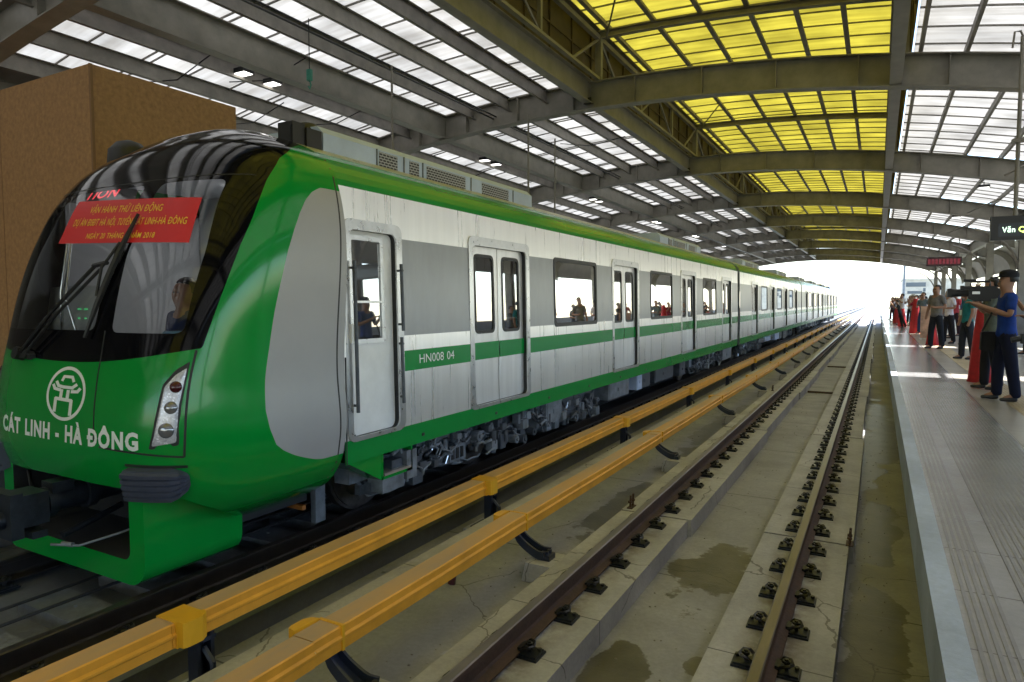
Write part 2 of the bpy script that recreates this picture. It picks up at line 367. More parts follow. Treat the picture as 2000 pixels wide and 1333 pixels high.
# ---------------------------------------------------------------- station roof
roof = empty('station_roof', (0, 0, 0)); tag(roof, 'arched grey steel station roof with white and yellow translucent panels over the tracks', 'roof')
def rib_mb(x0, x1, zb, zt, hw, n=40, stiff=1.45, y=0.):
    m = MB(); xs = [x0 + (x1 - x0) * i / n for i in range(n + 1)]; rings = []
    for x in xs:
        a, t = zb(x), zt(x)
        rings.append([(x, y - hw, a), (x, y + hw, a), (x, y + hw, a + .025), (x, y + .008, a + .025), (x, y + .008, t - .025), (x, y + hw, t - .025),
                      (x, y + hw, t), (x, y - hw, t), (x, y - hw, t - .025), (x, y - .008, t - .025), (x, y - .008, a + .025), (x, y - hw, a + .025)])
    m.sweep(rings, 0, True, True)
    if stiff:
        x = x0 + .4
        while x < x1:
            m.box(x - .008, x + .008, y - hw + .01, y + hw - .01, zb(x) + .02, zt(x) - .02); x += stiff
    return m
rib0 = rib_mb(-16.8, 5.9, arch_b, arch_t, .14).build('arch_rib', STEEL, roof); rib0.location.y = YA[0]
mon_b = lambda x: 7.97 - .0105 * (x + 5.67) ** 2
mrib0 = rib_mb(-5.67, .22, mon_b, lambda x: mon_b(x) + .16, .07, 16, 0).build('monitor_rib', STEEL, roof); mrib0.location.y = YA[0]
# posts and knee braces under each monitor rib, columns under each arch
pb = MB()
for px in (-5.67, .30):
    zt = mon_b(min(px, .22)); pb.box(px - .07, px + .07, -.06, .06, arch_t(px) + .002, zt)
post0 = pb.build('monitor_post', STEEL, roof); post0.location.y = YA[0]
cb = MB()
for px, fl in ((4.9, .75), (-15.8, .75)):
    cb.box(px - .15, px + .15, -.15, -.13, fl, arch_b(px)); cb.box(px - .15, px + .15, .13, .15, fl, arch_b(px)); cb.box(px - .01, px + .01, -.13, .13, fl, arch_b(px))
    s = -1 if px > 0 else 1
    cb.tube([(px + s * (2.0 * (1 - cos(a))), 0, arch_b(px) - 2.3 + 2.3 * sin(a)) for a in [pi / 2 * i / 8 for i in range(8)]], .05, 8)
col0 = cb.build('roof_column', STEEL, roof); col0.location.y = YA[0]
for ya in YA[1:]:
    for o in (rib0, mrib0, post0, col0): copy_child(o, roof, ya - YA[0])
# intermediate monitor rib in each bay
for ya in YA[:-1]: pass

# long beams
def longbeam(name, x, zb, zt, hw, mat=STEEL, y0=Y0, y1=Y1, web=.01):
    m = MB(); m.box(x - hw, x + hw, y0, y1, zb, zb + .02); m.box(x - hw, x + hw, y0, y1, zt - .02, zt); m.box(x - web, x + web, y0, y1, zb + .02, zt - .02)
    return m.build(name, mat, roof)
zc = arch_b(.15)
longbeam('edge_beam', .17, zc + .03, zc + .42, .10)
mm = MB()
for ya in YA:
    mm.box(.08, .26, ya - .165, ya - .142, zc + .06, zc + .20); mm.box(-5.97, -5.79, ya - .165, ya - .142, arch_b(-5.9) + .1, arch_b(-5.9) + .24)
mm.build('splice_plate', BLACK, roof)
longbeam('valley_beam', -5.88, arch_b(-5.88) + .12, arch_t(-5.88) + .02, .10)
longbeam('side_beam', -9.85, arch_b(-9.85) + .03, arch_t(-9.85), .12)
longbeam('right_beam', 4.9, arch_b(4.9) + .05, arch_t(4.9), .10)
for k, x in enumerate((-6.95, -7.95, -8.95, -10.95, -12.0, -13.05, -14.1, -15.2)):
    z = arch_t(x); m = MB(); m.box(x - .035, x - .028, Y0, Y1, z - .27, z + .03); m.box(x - .035, x + .04, Y0, Y1, z - .277, z - .27); m.box(x - .028, x + .04, Y0, Y1, z + .02, z + .03)
    m.build('purlin', STEELD, roof)
for x in (.55, 1.25, 2.1, 2.95, 3.9):
    z = arch_t(x); m = MB(); m.box(x - .03, x + .03, Y0, Y1, z + .0, z + .14); m.build('purlin', STEELD, roof)
for x in (-5.42, -4.4, -3.4, -2.48, -1.62, -.76, .12):
    z = mon_b(x) + .16; m = MB(); m.box(x - .055, x - .04, Y0, Y1, z - .02, z + .16); m.box(x - .04, x + .045, Y0, Y1, z - .02, z - .008); m.box(x + .03, x + .045, Y0, Y1, z - .008, z + .03)
    m.build('purlin', STEELD, roof)
# translucent sheets, one per bay, with their dark seam bars
def sheet(name, xa, xb, zf, y0, y1, mat, step, n=10, dbl=True, bw=.022):
    m = MB(); xs = [xa + (xb - xa) * i / n for i in range(n + 1)]
    m.sweep([[(x, y0, zf(x)), (x, y1, zf(x)), (x, y1, zf(x) + .012), (x, y0, zf(x) + .012)] for x in xs], 0, True, True)
    y = y0 + step * .4; k = 0
    while y < y1 - .05:
        for dy in ((0, .16) if (dbl and k % 3 == 2) else (0,)):
            m.sweep([[(x, y + dy, zf(x) - .03), (x, y + dy + bw, zf(x) - .03), (x, y + dy + bw, zf(x) - .001), (x, y + dy, zf(x) - .001)] for x in xs], 1, True, True)
        y += step; k += 1
    return m.build(name, [mat, STEELD], roof)
for i in range(len(YA)):
    ya = YA[i]; yb = YA[i + 1] if i + 1 < len(YA) else Y1
    if i == 0: ya = Y0
    sheet('white_roof_panel', -13.6, -6.0, lambda x: arch_t(x) + .035, ya, yb - .01, WHITE_SHEET, .95)
    sheet('yellow_roof_panel', -5.75, .45, lambda x: mon_b(x) + .33, ya, yb - .01, YELL_SHEET, .78, 8, False, .03)
    m = sheet('white_roof_panel', .45, 5.4, lambda x: arch_t(x) + .15, ya + (1.25 if 4 < i < 11 else 0), yb - .01, WHITE_SHEET, .85, 8, False)
    if 4 < i < 11:
        sheet('white_roof_panel', .45, 2.15, lambda x: arch_t(x) + .15, ya, ya + 1.245, WHITE_SHEET, .85, 4, False)
        sheet('white_roof_panel', 2.15, 5.4, lambda x: arch_t(x) + .15, ya, ya + .40, WHITE_SHEET, 5, 6, False)
# opaque cladding at the outer edges and monitor side walls
m = MB(); xs = [-17.3 + 3.7 * i / 6 for i in range(7)]
m.sweep([[(x, Y0, arch_t(x) + .04), (x, Y1, arch_t(x) + .04), (x, Y1, arch_t(x) + .08), (x, Y0, arch_t(x) + .08)] for x in xs], 0, True, True)
m.box(-6.02, -5.752, Y0, Y1, mon_b(-5.7) + .33, mon_b(-5.7) + .345)
m.sweep([[(x, Y0, arch_t(x) + .155), (x, Y1, arch_t(x) + .155), (x, Y1, arch_t(x) + .2), (x, Y0, arch_t(x) + .2)] for x in (5.4, 5.8, 6.3)], 0, True, True)
m.build('roof_cladding', CLAD, roof)
LOUV = M('brown_louvre_wall', (.085, .06, .022), .7, 0, (3, .3))
m = MB(); zt_ = mon_b(-5.67) + .33; zb_ = arch_t(-5.9) + .02
m.box(-5.99, -5.97, Y0, Y1, zb_, zt_)
m.box(.40, .42, Y0, Y1, arch_t(.4) + .13, mon_b(.2) + .33)
y = Y0
while y < Y1:
    m.box(-5.965, -5.93, y, y + .03, zb_, zt_); m.box(.375, .398, y, y + .03, arch_t(.4) + .14, mon_b(.2) + .33); y += 1.1
m.box(-5.965, -5.94, Y0, Y1, zb_ + .02, zb_ + .07); m.box(-5.965, -5.94, Y0, Y1, (zt_ + zb_) / 2, (zt_ + zb_) / 2 + .04)
m.build('monitor_wall', LOUV, roof)
# curved eaves that close the roof down on both sides
for sg, xe in ((1, 6.2), (-1, -17.2)):
    m = MB(); R_ = 1.35; pts = [(xe + sg * R_ * sin(a) * .8, arch_t(xe) - R_ * (1 - cos(a)) * .92) for a in [pi / 2 * i / 10 for i in range(11)]]
    m.sweep([[(x, Y0, z), (x, Y1, z), (x + sg * .03, Y1, z + .03), (x + sg * .03, Y0, z + .03)] for x, z in pts], 0, True, True)
    for ya in YA:
        m.sweep([[(x, ya - .10, z - .01), (x, ya + .10, z - .01), (x - sg * .25, ya + .10, z - .22), (x - sg * .25, ya - .10, z - .22)] for x, z in pts], 1, True, True)
    m.build('curved_eave', [CLAD, STEEL], roof, 40)
# lattice truss along the valley
m = MB(); ztr0, ztr1 = arch_t(-5.7) + .06, mon_b(-5.67) - .02
m.box(-5.72, -5.62, Y0, Y1, ztr0 - .04, ztr0 + .02); m.box(-5.72, -5.62, Y0, Y1, ztr1 - .02, ztr1 + .08)
for ya in YA[:-1]:
    for f0, f1 in ((0, .5), (1, .5)):
        a, bb = ya + 9 * f0, ya + 9 * f1
        pass
    m.tube([(-5.67, ya + .05, ztr1), (-5.67, ya + 1.5, ztr0)], .035, 6); m.tube([(-5.67, ya + 8.95, ztr1), (-5.67, ya + 7.5, ztr0)], .035, 6)
    for q in (3.0, 6.0): m.box(-5.71, -5.63, ya + q - .04, ya + q + .04, ztr0, ztr1)
    m.tube([(-5.67, ya + 3, ztr0), (-5.67, ya + 4.5, ztr1), (-5.67, ya + 6, ztr0)], .03, 6)
m.build('valley_truss', STEEL, roof)
# pipes, cables and small conduits under the left roof
m = MB()
for x, dz in ((-8.35, -.32), (-8.42, -.36), (-7.2, -.1)):
    m.tube([(x, Y0, arch_t(x) + dz), (x, Y1, arch_t(x) + dz)], .018, 6)
for x, ys in ((-10.6, 9.3), (-11.7, 8.1), (-12.5, 10.5), (-7.6, 18.6), (-11.4, 12), (-12.3, 19)):
    m.tube([(x + 1.1, ys, arch_t(x + 1.1) - .2), (x, ys + .1, arch_t(x) - .28), (x - .9, ys - .1, arch_t(x - .9) - .1)], .012, 5)
m.build('roof_pipe', BLACK, roof)
# diagonal stay in the near monitor bay
m = MB()
for ya in YA[4:10]:
    m.tube([(-5.5, ya, mon_b(-5.5)), (-4.4, ya - 2.2, mon_b(-4.4) + .15)], .02, 6)
    m.tube([(3.0, ya - .3, arch_b(3.0) + .1), (3.9, ya - 2.4, arch_t(3.9))], .03, 6)
m.build('stay_rod', STEEL, roof)

# floodlights in pairs
LAMPG = emit('floodlight_glow', (1, .98, .92), 1.6)
def floodlight(x, y, first=[None]):
    e = empty('floodlight', (x, y, 0))
    if first[0] is None:
        mb = MB(); mb.box(-.16, .16, -.12, .12, -.06, .03); mb.tube([(0, 0, .03), (0, 0, .13)], .015, 6); h = mb.build('lamp_housing', BLACK, e)
        mb = MB(); mb.box(-.14, .14, -.10, .10, -.068, -.0605); l = mb.build('lamp_glass', LAMPG, e); first[0] = (h, l)
    else:
        for o in first[0]:
            c = o.copy(); COL.objects.link(c); c.parent = e
    e.location.z = arch_t(x) - .14
    return e
FLS = []
wordy = ['second', 'third', 'fourth', 'fifth', 'sixth', 'seventh', 'eighth', 'ninth']
for k, ya in enumerate(YA[4:11]):
    for j, dy in enumerate((3.6, 4.3)):
        o = floodlight(-10.85, ya + dy + (.0), ); o_y = ('nearer' if j == 0 else 'farther')
        tag(o, 'small black floodlight under the left roof, %s lamp of the %s pair ahead' % (o_y, ['first', 'second', 'third', 'fourth', 'fifth', 'sixth', 'seventh'][k]), 'floodlight', 'floodlights hung under the left roof')
for k, ya in enumerate(YA[6:12]):
    o = floodlight(3.0, ya + 4.0)
    tag(o, 'small black floodlight above the near platform, in the %s bay ahead' % ['third', 'fourth', 'fifth', 'sixth', 'seventh', 'eighth'][k], 'floodlight', 'floodlights hung over the near platform')
# vertical hanger rods beside the train
for k, (x, y) in enumerate(((-7.2, 13.9), (-7.6, 16.2), (-8.2, 10.2))):
    m = MB(); m.tube([(0, 0, 0), (0, 0, arch_b(x) - 3.7 if k < 2 else 1.6)], .022, 6); m.box(-.05, .05, -.05, .05, -.02, .03)
    o = m.build('hanger_rod', STEEL); o.location = (x, y, 3.7 if k < 2 else arch_b(x) - 1.4)
    tag(o, ['thin grey hanger rod above the silver train roof, left of the two', 'thin grey hanger rod above the silver train roof, right of the two', 'short thin grey rod hanging near the first arch above the cab'][k], 'rod', 'hanger rods above the train')
# green lifting tackle
tk = empty('chain_hoist', (-8.3, 8.2, 5.6)); tag(tk, 'small green chain tackle hanging from the left roof against a white panel', 'hoist')
m = MB(); m.tube([(0, 0, .25), (0, 0, 1.1)], .008, 5); m.build('chain', BLACK, tk)
GRN2 = M('green_hoist_paint', (.03, .22, .16), .5)
m = MB(); m.box(-.04, .04, -.03, .03, .1, .28); m.tube([(0, 0, .1), (.03, 0, .03), (0, 0, -.03), (-.03, 0, .02)], .012, 6); m.build('hook_block', GRN2, tk)

# ---------------------------------------------------------------- brown board enclosure on the far platform
ho = empty('board_hoarding', (-9.5, 5.8, .75)); tag(ho, 'tall brown chipboard hoarding box standing on the far platform behind the train cab', 'hoarding')
m = MB(); m.box(-13.0 + 9.5, -8.5 + 9.5, 4.79 - 5.8, 6.90 - 5.8, 0, 4.22)
m.build('board_wall', WOODB, ho)
m = MB()
m.box(.985, 1.018, -1.02, -.985, 0, 4.22)
m.box(-1.2, -1.19, -1.014, -1.01, 0, 4.2)
m.build('board_edge_strip', M('board_edge', (.24, .13, .055), .8), ho)

# ================================================================ TRACKS
RAILPROF = [(-.075, -.176), (.075, -.176), (.075, -.165), (.02, -.145), (.009, -.13), (.009, -.045), (.036, -.035), (.036, -.006), (.028, 0), (-.028, 0), (-.036, -.006), (-.036, -.035), (-.009, -.045), (-.009, -.13), (-.02, -.145), (-.075, -.165)]
def rail_mesh(y0, y1):
    m = MB(); n = len(RAILPROF)
    vs = [(p[0], y0, p[1]) for p in RAILPROF] + [(p[0], y1, p[1]) for p in RAILPROF]
    for i in range(n):
        j = (i + 1) % n; top = 7 <= i <= 10 or i in (7, 8, 9)
        m.add([vs[i], vs[j], vs[n + j], vs[n + i]], [(0, 1, 2, 3)], 1 if i in (7, 8, 9) else 0)
    m.add(vs[:n], [tuple(range(n))]); m.add(vs[n:], [tuple(range(n))])
    return m
def fastener_mb():
    m = MB()
    for s in (-1, 1):
        m.box(s * .06, s * .20, -.075, .075, -.198, -.185); m.box(s * .065, s * .19, -.062, .062, -.185, -.172)
        # spring clip loop
        pts = [(s * .075, -.04, -.155), (s * .10, -.055, -.135), (s * .14, -.05, -.125), (s * .155, -.01, -.13), (s * .14, .03, -.12), (s * .10, .05, -.125), (s * .075, .045, -.15)]
        m.tube(pts, .011, 6, 1)
        m.tube([(s * .118, 0, -.172), (s * .118, 0, -.105)], .014, 6, 1); m.tube([(s * .118, 0, -.13), (s * .118, 0, -.115)], .026, 6, 1)
        m.tube([(s * .175, .03, -.172), (s * .175, .03, -.155)], .015, 6, 1)
        m.box(s * .055, s * .085, -.05, .05, -.165, -.14, 1)
    return m
fast_mesh = None
def running_rail(x, y0, y1, label, nf, fy0=.9, pitch=.56, mats=None):
    global fast_mesh
    e = empty('running_rail', (x, 0, 0)); tag(e, label, 'rail', 'running rails of the two tracks')
    rail_mesh(y0, y1).build('rail_bar', mats or [RAILS, RAILT], e)
    if fast_mesh is None:
        o = fastener_mb().build('rail_fastener', [FAST, FASTC], e, 40); fast_mesh = o.data; o.location.y = fy0; k0 = 1
    else: k0 = 0
    for k in range(k0, nf):
        o = bpy.data.objects.new('rail_fastener', fast_mesh); COL.objects.link(o); o.parent = e; o.location.y = fy0 + k * pitch
    m = MB(); y = fy0 + nf * pitch
    while y < 95:
        for s in (-1, 1): m.box(s * .06, s * .20, y - .07, y + .07, -.198, -.17); m.box(s * .08, s * .15, y - .04, y + .04, -.17, -.12)
        y += pitch
    r = m.build('far_rail_fasteners', FAST, e); r['kind'] = 'stuff'
    return e
running_rail(-.545, -12, 300, 'rusty running rail nearest the platform, its head polished', 98)
running_rail(-2.02, -12, 300, 'rusty running rail of the near track beside the yellow covered rails', 98)
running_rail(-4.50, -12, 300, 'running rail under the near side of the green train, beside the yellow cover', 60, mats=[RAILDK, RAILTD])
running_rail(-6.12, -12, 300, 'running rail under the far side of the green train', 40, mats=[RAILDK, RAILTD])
# concrete blocks and cables between the rails of the far track
cbk = None
for k in range(14):
    y = .85 + k * .575
    if cbk is None:
        m = MB(); m.prism([(-.42, -.219), (.42, -.219), (.42, -.125), (.40, -.115), (-.40, -.115), (-.42, -.125)], 1, -.15, .15)
        for a, c in ((-.35, -.1), (.35, -.1), (-.35, .1), (.35, .1), (.05, 0)): m.tube([(a, c, -.115), (a, c, -.10)], .012, 6)
        o = m.build('concrete_block', M('pale_block_concrete', (.15, .16, .18), .7, 0, (7, .25), (40, .2))); cbk = o
    else:
        o = cbk.copy(); COL.objects.link(o)
    o.location = (-5.04, y, 0)
    o['group'] = 'low concrete blocks between the rails under the train'; o['category'] = 'concrete block'
    o['label'] = 'low grey concrete block between the rails in front of and under the green train'
for k, (x, z) in enumerate(((-5.05, -.09), (-5.30, -.09))):
    m = MB(); m.tube([(x + .015 * sin(y * 1.3 + k), y, z + .012) for y in np.arange(-4, 60, 1.0)], .012, 6)
    tag(m.build('track_cable', BLACK, None, 40), ['thin black cable along the far track, the one nearer the yellow rail', 'thin black cable along the middle of the far track'][k], 'cable')
# small bits on the trackbed
CONE = M('dark_red_cap', (.07, .008, .01), .5)
m = MB(); m.tube([(-3.18, 4.70, -.376), (-3.17, 4.72, -.27)], [.035, .028], 12); m.tube([(-3.17, 4.72, -.27), (-3.17, 4.72, -.262)], .018, 10)
tag(m.build('drain_cap', CONE, None, 40), 'small dark red cap on the concrete between the yellow covered rails', 'cap')
k = 0
for (x, y, lab) in ((-2.33, 6.95, 'pair of rusty bolts standing at the left plinth end'), (-.17, 6.85, 'rusty bolts standing at the right plinth end near the platform'), (-2.30, 18, 'pair of rusty bolts farther along the left plinth')):
    m = MB()
    for d in (0, .09): m.tube([(x, y + d, -.2), (x + .005, y + d, -.06)], .012, 6); m.tube([(x, y + d, -.14), (x, y + d, -.12)], .024, 6)
    m.box(x - .03, x + .03, y - .03, y + .12, -.2, -.19)
    tag(m.build('anchor_bolts', RAILS), lab, 'bolts')
# shallow cross drain plates
for y in (19.5, 27.5):
    m = MB(); m.box(-1.6, -.95, y, y + .08, -.378, -.33); tag(m.build('cross_bar', RAILS), 'rusty bar across the trackbed between plinths, %s one' % ('nearer' if y < 20 else 'farther'), 'bar')

# yellow covered third rails
def third_rail(x, zt, label, side, joints, brk, pitch_lo):
    e = empty('third_rail', (x, 0, 0)); tag(e, label, 'third rail', 'yellow covered third rails')
    h = .085
    prof = [(-h, zt - .010), (-h + .010, zt), (h - .008, zt), (h, zt - .008), (h, zt - .052), (h + .014, zt - .064), (h + .014, zt - .078), (h + .003, zt - .088), (h + .003, zt - .145), (-h, zt - .145)]
    m = MB(); n = len(prof); rnd = random.Random(int(zt * 100)); cuts = [-6] + [q - .11 for q in joints if q < 108] + [110]
    off = [(rnd.uniform(-.006, .006), rnd.uniform(-.005, .005)) for _ in cuts]
    for c_ in range(len(cuts) - 1):
        (ax, az), (bx, bz) = off[c_], off[c_ + 1]; ya, yb = cuts[c_], cuts[c_ + 1] - .004; ym = (ya + yb) / 2; sg_ = rnd.uniform(.0, .006)
        for (y0_, ox0, oz0, y1_, ox1, oz1) in ((ya, ax * .3, az * .3, ym, (ax + bx) / 2, (az + bz) / 2 - sg_), (ym, (ax + bx) / 2, (az + bz) / 2 - sg_, yb, bx, bz)):
            for i in range(n):
                j = (i + 1) % n; p, q = prof[i], prof[j]
                m.add([(p[0] + ox0, y0_, p[1] + oz0), (q[0] + ox0, y0_, q[1] + oz0), (q[0] + ox1, y1_, q[1] + oz1), (p[0] + ox1, y1_, p[1] + oz1)], [(0, 1, 2, 3)], 1 if i in (0, 1) else 0)
    m.build('rail_cover', [YELLOW, DUSTY], e)
    m = MB(); m.box(-.03, .03, -6, 110, zt - .165, zt - .146); m.build('conductor_bar', ALU, e)
    # joint covers (boxes that wrap and stick out to one side), brackets, pedestals
    jm = bm_ = pm = None
    for i, y in enumerate(joints):
        if jm is None:
            m = MB(); s = side
            if s > 0: m.box(-h - .004, h + .0165, -.09, .09, zt - .149, zt + .006)
            else: m.box(-h - .003, h + .0163, .10, .12, zt - .149, zt + .005)
            a = h * s
            m.prism([(a, -.09), (a + s * .06, -.08), (a + s * .072, -.05), (a + s * .072, .04), (a + s * .045, .085), (a, .10)], 2, zt - .14 if s > 0 else zt - .10, zt + .010)
            jm = m.build('joint_cover', [YELB], e)
            m = MB()
            if s > 0:      # upright bracket below the far cover
                m.box(-.02, .07, -.06, -.035, -.33, zt - .152); m.box(-.02, .07, .035, .06, -.33, zt - .152); m.box(-.02, .0, -.035, .035, -.33, zt - .152)
                m.tube([(.05, 0, -.05), (.13, 0, -.12), (.13, 0, -.3)], .02, 6); m.box(-.15, .2, -.13, .13, -.376, -.33); m.box(.0, .1, -.05, .05, zt - .19, zt - .166)
            else:          # swept arm that leaves the underside towards the plinth
                rings = []
                for t in [i_ / 9 for i_ in range(10)]:
                    X_ = -.02 + .30 * t; Z_ = zt - .16 - (zt - .16 + .16) * min(1, (t * 1.35)) ** .55; wd = .055 + .02 * t; th = .035
                    rings.append([(X_, -wd, Z_ - th), (X_, wd, Z_ - th), (X_ + .02, wd, Z_ + th), (X_ + .02, wd - .02, Z_ + th), (X_, wd - .02, Z_ - th + .02), (X_, -wd + .02, Z_ - th + .02), (X_ + .02, -wd + .02, Z_ + th), (X_ + .02, -wd, Z_ + th)])
                m.sweep(rings, 0, True, True); m.box(.22, .34, -.06, .06, -.205, -.16); m.tube([(.3, .03, -.16), (.3, .03, -.13)], .02, 6); m.tube([(.3, -.03, -.16), (.3, -.03, -.13)], .02, 6)
            bm_ = m.build('bracket', BRACK, e, 35)
            m = MB()
            if s > 0: m.box(-.2, .24, -.2, .2, -.374, -.345)
            else: m.prism([(.12, -.374), (.40, -.374), (.40, -.206), (.16, -.206)], 1, -.17, .17)
            pm = m.build('pedestal', PLINTH, e)
            for o in (jm, bm_, pm): o.location.y = y
            bm_.location.y = y + brk; pm.location.y = y + brk
        else:
            for o, d in ((jm, 0), (bm_, brk), (pm, brk)):
                c = o.copy(); COL.objects.link(c); c.parent = e; c.location.y = y + d
    return e
third_rail(-3.62, .20, 'yellow covered third rail nearer the train, with side boxes over upright brackets', 1, [2.45, 5.95, 10.25, 14.55] + [18.85 + 4.3 * k for k in range(16)], .12, 4.3)
third_rail(-2.80, .17, 'yellow covered third rail nearer the platform, dusty on top', -1, [2.75, 5.1, 9.4, 13.7] + [18.0 + 4.3 * k for k in range(16)], .12, 4.3)

# ================================================================ TRAIN
train = empty('metro_train', (-5.38, 4.2, 0)); tag(train, 'long green and silver metro train with black windscreen standing at the far track', 'train')
TI = Matrix.Translation((5.38, -4.2, 0))
def tp(o):                      # parts are modelled in world space, then hung on the train
    o.parent = train; o.matrix_parent_inverse = TI; return o
XC = -5.38; YB = 4.22
ZT = [.30, .60, .90, 1.2, 1.5, 1.8, 2.2, 2.6, 2.9, 3.08, 3.22, 3.34, 3.46, 3.56, 3.62]
YF = [2.95, 2.76, 2.66, 2.66, 2.71, 2.79, 2.91, 3.06, 3.20, 3.32, 3.43, 3.55, 3.71, 3.88, 4.05]
ZW = [.30, .50, .68, .9, 1.5, 3.05, 3.14, 3.23, 3.31, 3.40, 3.50, 3.58, 3.62]
WW = [.84, 1.22, 1.38, 1.45, 1.45, 1.407, 1.375, 1.31, 1.21, 1.03, .75, .44, .10]
ZN = [.3, 2.6, 3.2, 3.62]; NN = [3.6, 4.2, 3.6, 2.5]
def sm(x, xs, ys):
    x = np.clip(x, xs[0], xs[-1]); i = np.clip(np.searchsorted(xs, x) - 1, 0, len(xs) - 2)
    xs = np.array(xs); ys = np.array(ys); m = np.gradient(ys, xs); h = xs[i + 1] - xs[i]; t = (x - xs[i]) / h
    return ys[i] * (2 * t**3 - 3 * t**2 + 1) + m[i] * h * (t**3 - 2 * t**2 + t) + ys[i + 1] * (-2 * t**3 + 3 * t**2) + m[i + 1] * h * (t**3 - t**2)
def NS(t, z):
    t = np.asarray(t, float); z = np.asarray(z, float) + 0 * t
    a = t * pi / 2; wd = sm(z, ZW, WW); L = np.maximum(YB - sm(z, ZT, YF), 0); n = sm(z, ZN, NN)
    return np.stack([XC + wd * np.sign(t) * np.abs(np.sin(a))**(2 / n), YB - L * np.abs(np.cos(a))**(2 / n), z], -1)
def NNrm(t, z):
    e = 1e-3; a = NS(t + e, z) - NS(t - e, z); b = NS(t, z + e) - NS(t, z - e); n = np.cross(a, b); return n / np.linalg.norm(n)
def x2t(x, z):
    wd = float(sm(z, ZW, WW)); n = float(sm(z, ZN, NN)); u = min(.9999, abs(x - XC) / wd)
    return math.copysign(asin(u ** (n / 2)) * 2 / pi, x - XC)
def onnose(x, z, off=0.):
    t = x2t(x, z); p = NS(t, z); nn_ = NNrm(t if abs(t) > .002 else .002, z); return tuple(p + nn_ * off)
def nose_tz(t, z, off=0.): return tuple(NS(t, z) + NNrm(t, z) * off)

def sdpoly(px, py, poly):
    d = np.full(px.shape, 1e9); inside = np.zeros(px.shape, bool); n = len(poly)
    for i in range(n):
        x0, y0 = poly[i]; x1, y1 = poly[(i + 1) % n]; ex, ey = x1 - x0, y1 - y0
        t = np.clip(((px - x0) * ex + (py - y0) * ey) / (ex * ex + ey * ey + 1e-12), 0, 1)
        d = np.minimum(d, np.hypot(px - x0 - t * ex, py - y0 - t * ey))
        c = ((y0 > py) != (y1 > py)) & (px < (x1 - x0) * (py - y0) / (y1 - y0 + 1e-15) + x0); inside ^= c
    return np.where(inside, d, -d)
NU, NZ = 236, 190
uu = np.linspace(-1, 1, NU + 1); au = np.abs(uu); tt = np.sign(uu) * au**1.9 / (au**1.9 + (1 - au)**1.9)
zz = .30 + (3.62 - .30) * (np.linspace(0, 1, NZ + 1))
zz = np.sort(np.concatenate([zz, np.linspace(3.38, 3.62, 24)[1:-1:2]])); NZ = len(zz) - 1
TT, ZZ = np.meshgrid(tt, zz); G = NS(TT, ZZ); XX = G[..., 0]; dX = np.abs(XX - XC); aT = np.abs(TT)
# boundaries (all traced on the surface of the nose)
f_bot = ZZ - np.interp(aT, [0, .2, .3, .47, .62, .8, 1.0], [.765, .755, .735, .675, .55, .35, .30]) 
zlow = 1.625 + .118 * (dX / 1.24) ** 2.2
tb = np.interp(ZZ, [1.70, 1.75, 2.18, 2.48, 2.70, 2.99, 3.18, 3.32, 3.40, 3.42], [.505, .528, .572, .602, .637, .675, .73, .86, .985, 1.05])
f_blk = np.minimum(ZZ - zlow, (tb - aT) * 1.5)
gp = [(.982, .785), (.968, .80), (.945, .835), (.915, .88), (.88, .94), (.855, 1.0), (.836, 1.13), (.826, 1.27), (.828, 1.5), (.835, 1.725), (.838, 2.0), (.843, 2.186), (.853, 2.46), (.866, 2.62), (.883, 2.75), (.905, 2.86), (.932, 2.935), (.965, 2.985), (1.2, 3.0), (1.2, .775)]
f_gry = sdpoly(aT * 1.6, ZZ, [(a * 1.6, b_) for a, b_ in gp])
def rpoly(p, r, n=5):
    out = []; k = len(p)
    for i in range(k):
        a, b_, c = Vector(p[i - 1]), Vector(p[i]), Vector(p[(i + 1) % k]); u = (a - b_).normalized(); v = (c - b_).normalized()
        A = b_ + u * r; B = b_ + v * r
        for q in range(n + 1):
            s = q / n; out.append(tuple((A * (1 - s) + b_ * s) * (1 - s) + (b_ * (1 - s) + B * s) * s))
    return out
g1 = sdpoly(XX, ZZ, rpoly([(XC + .55, 1.85), (XC + 1.165, 1.85), (XC + 1.19, 2.45), (XC + 1.13, 2.98), (XC + .52, 2.98), (XC + .47, 2.42)], .06))
g2 = sdpoly(XX, ZZ, rpoly([(XC - 1.19, 1.85), (XC + .33, 1.86), (XC + .30, 2.42), (XC + .33, 2.98), (XC - 1.13, 2.98), (XC - 1.22, 2.45)], .06))
f_gls = np.minimum(np.maximum(g1, g2), f_blk - .01)
FS = np.stack([f_bot, f_blk, f_gls, f_gry, TT], -1)
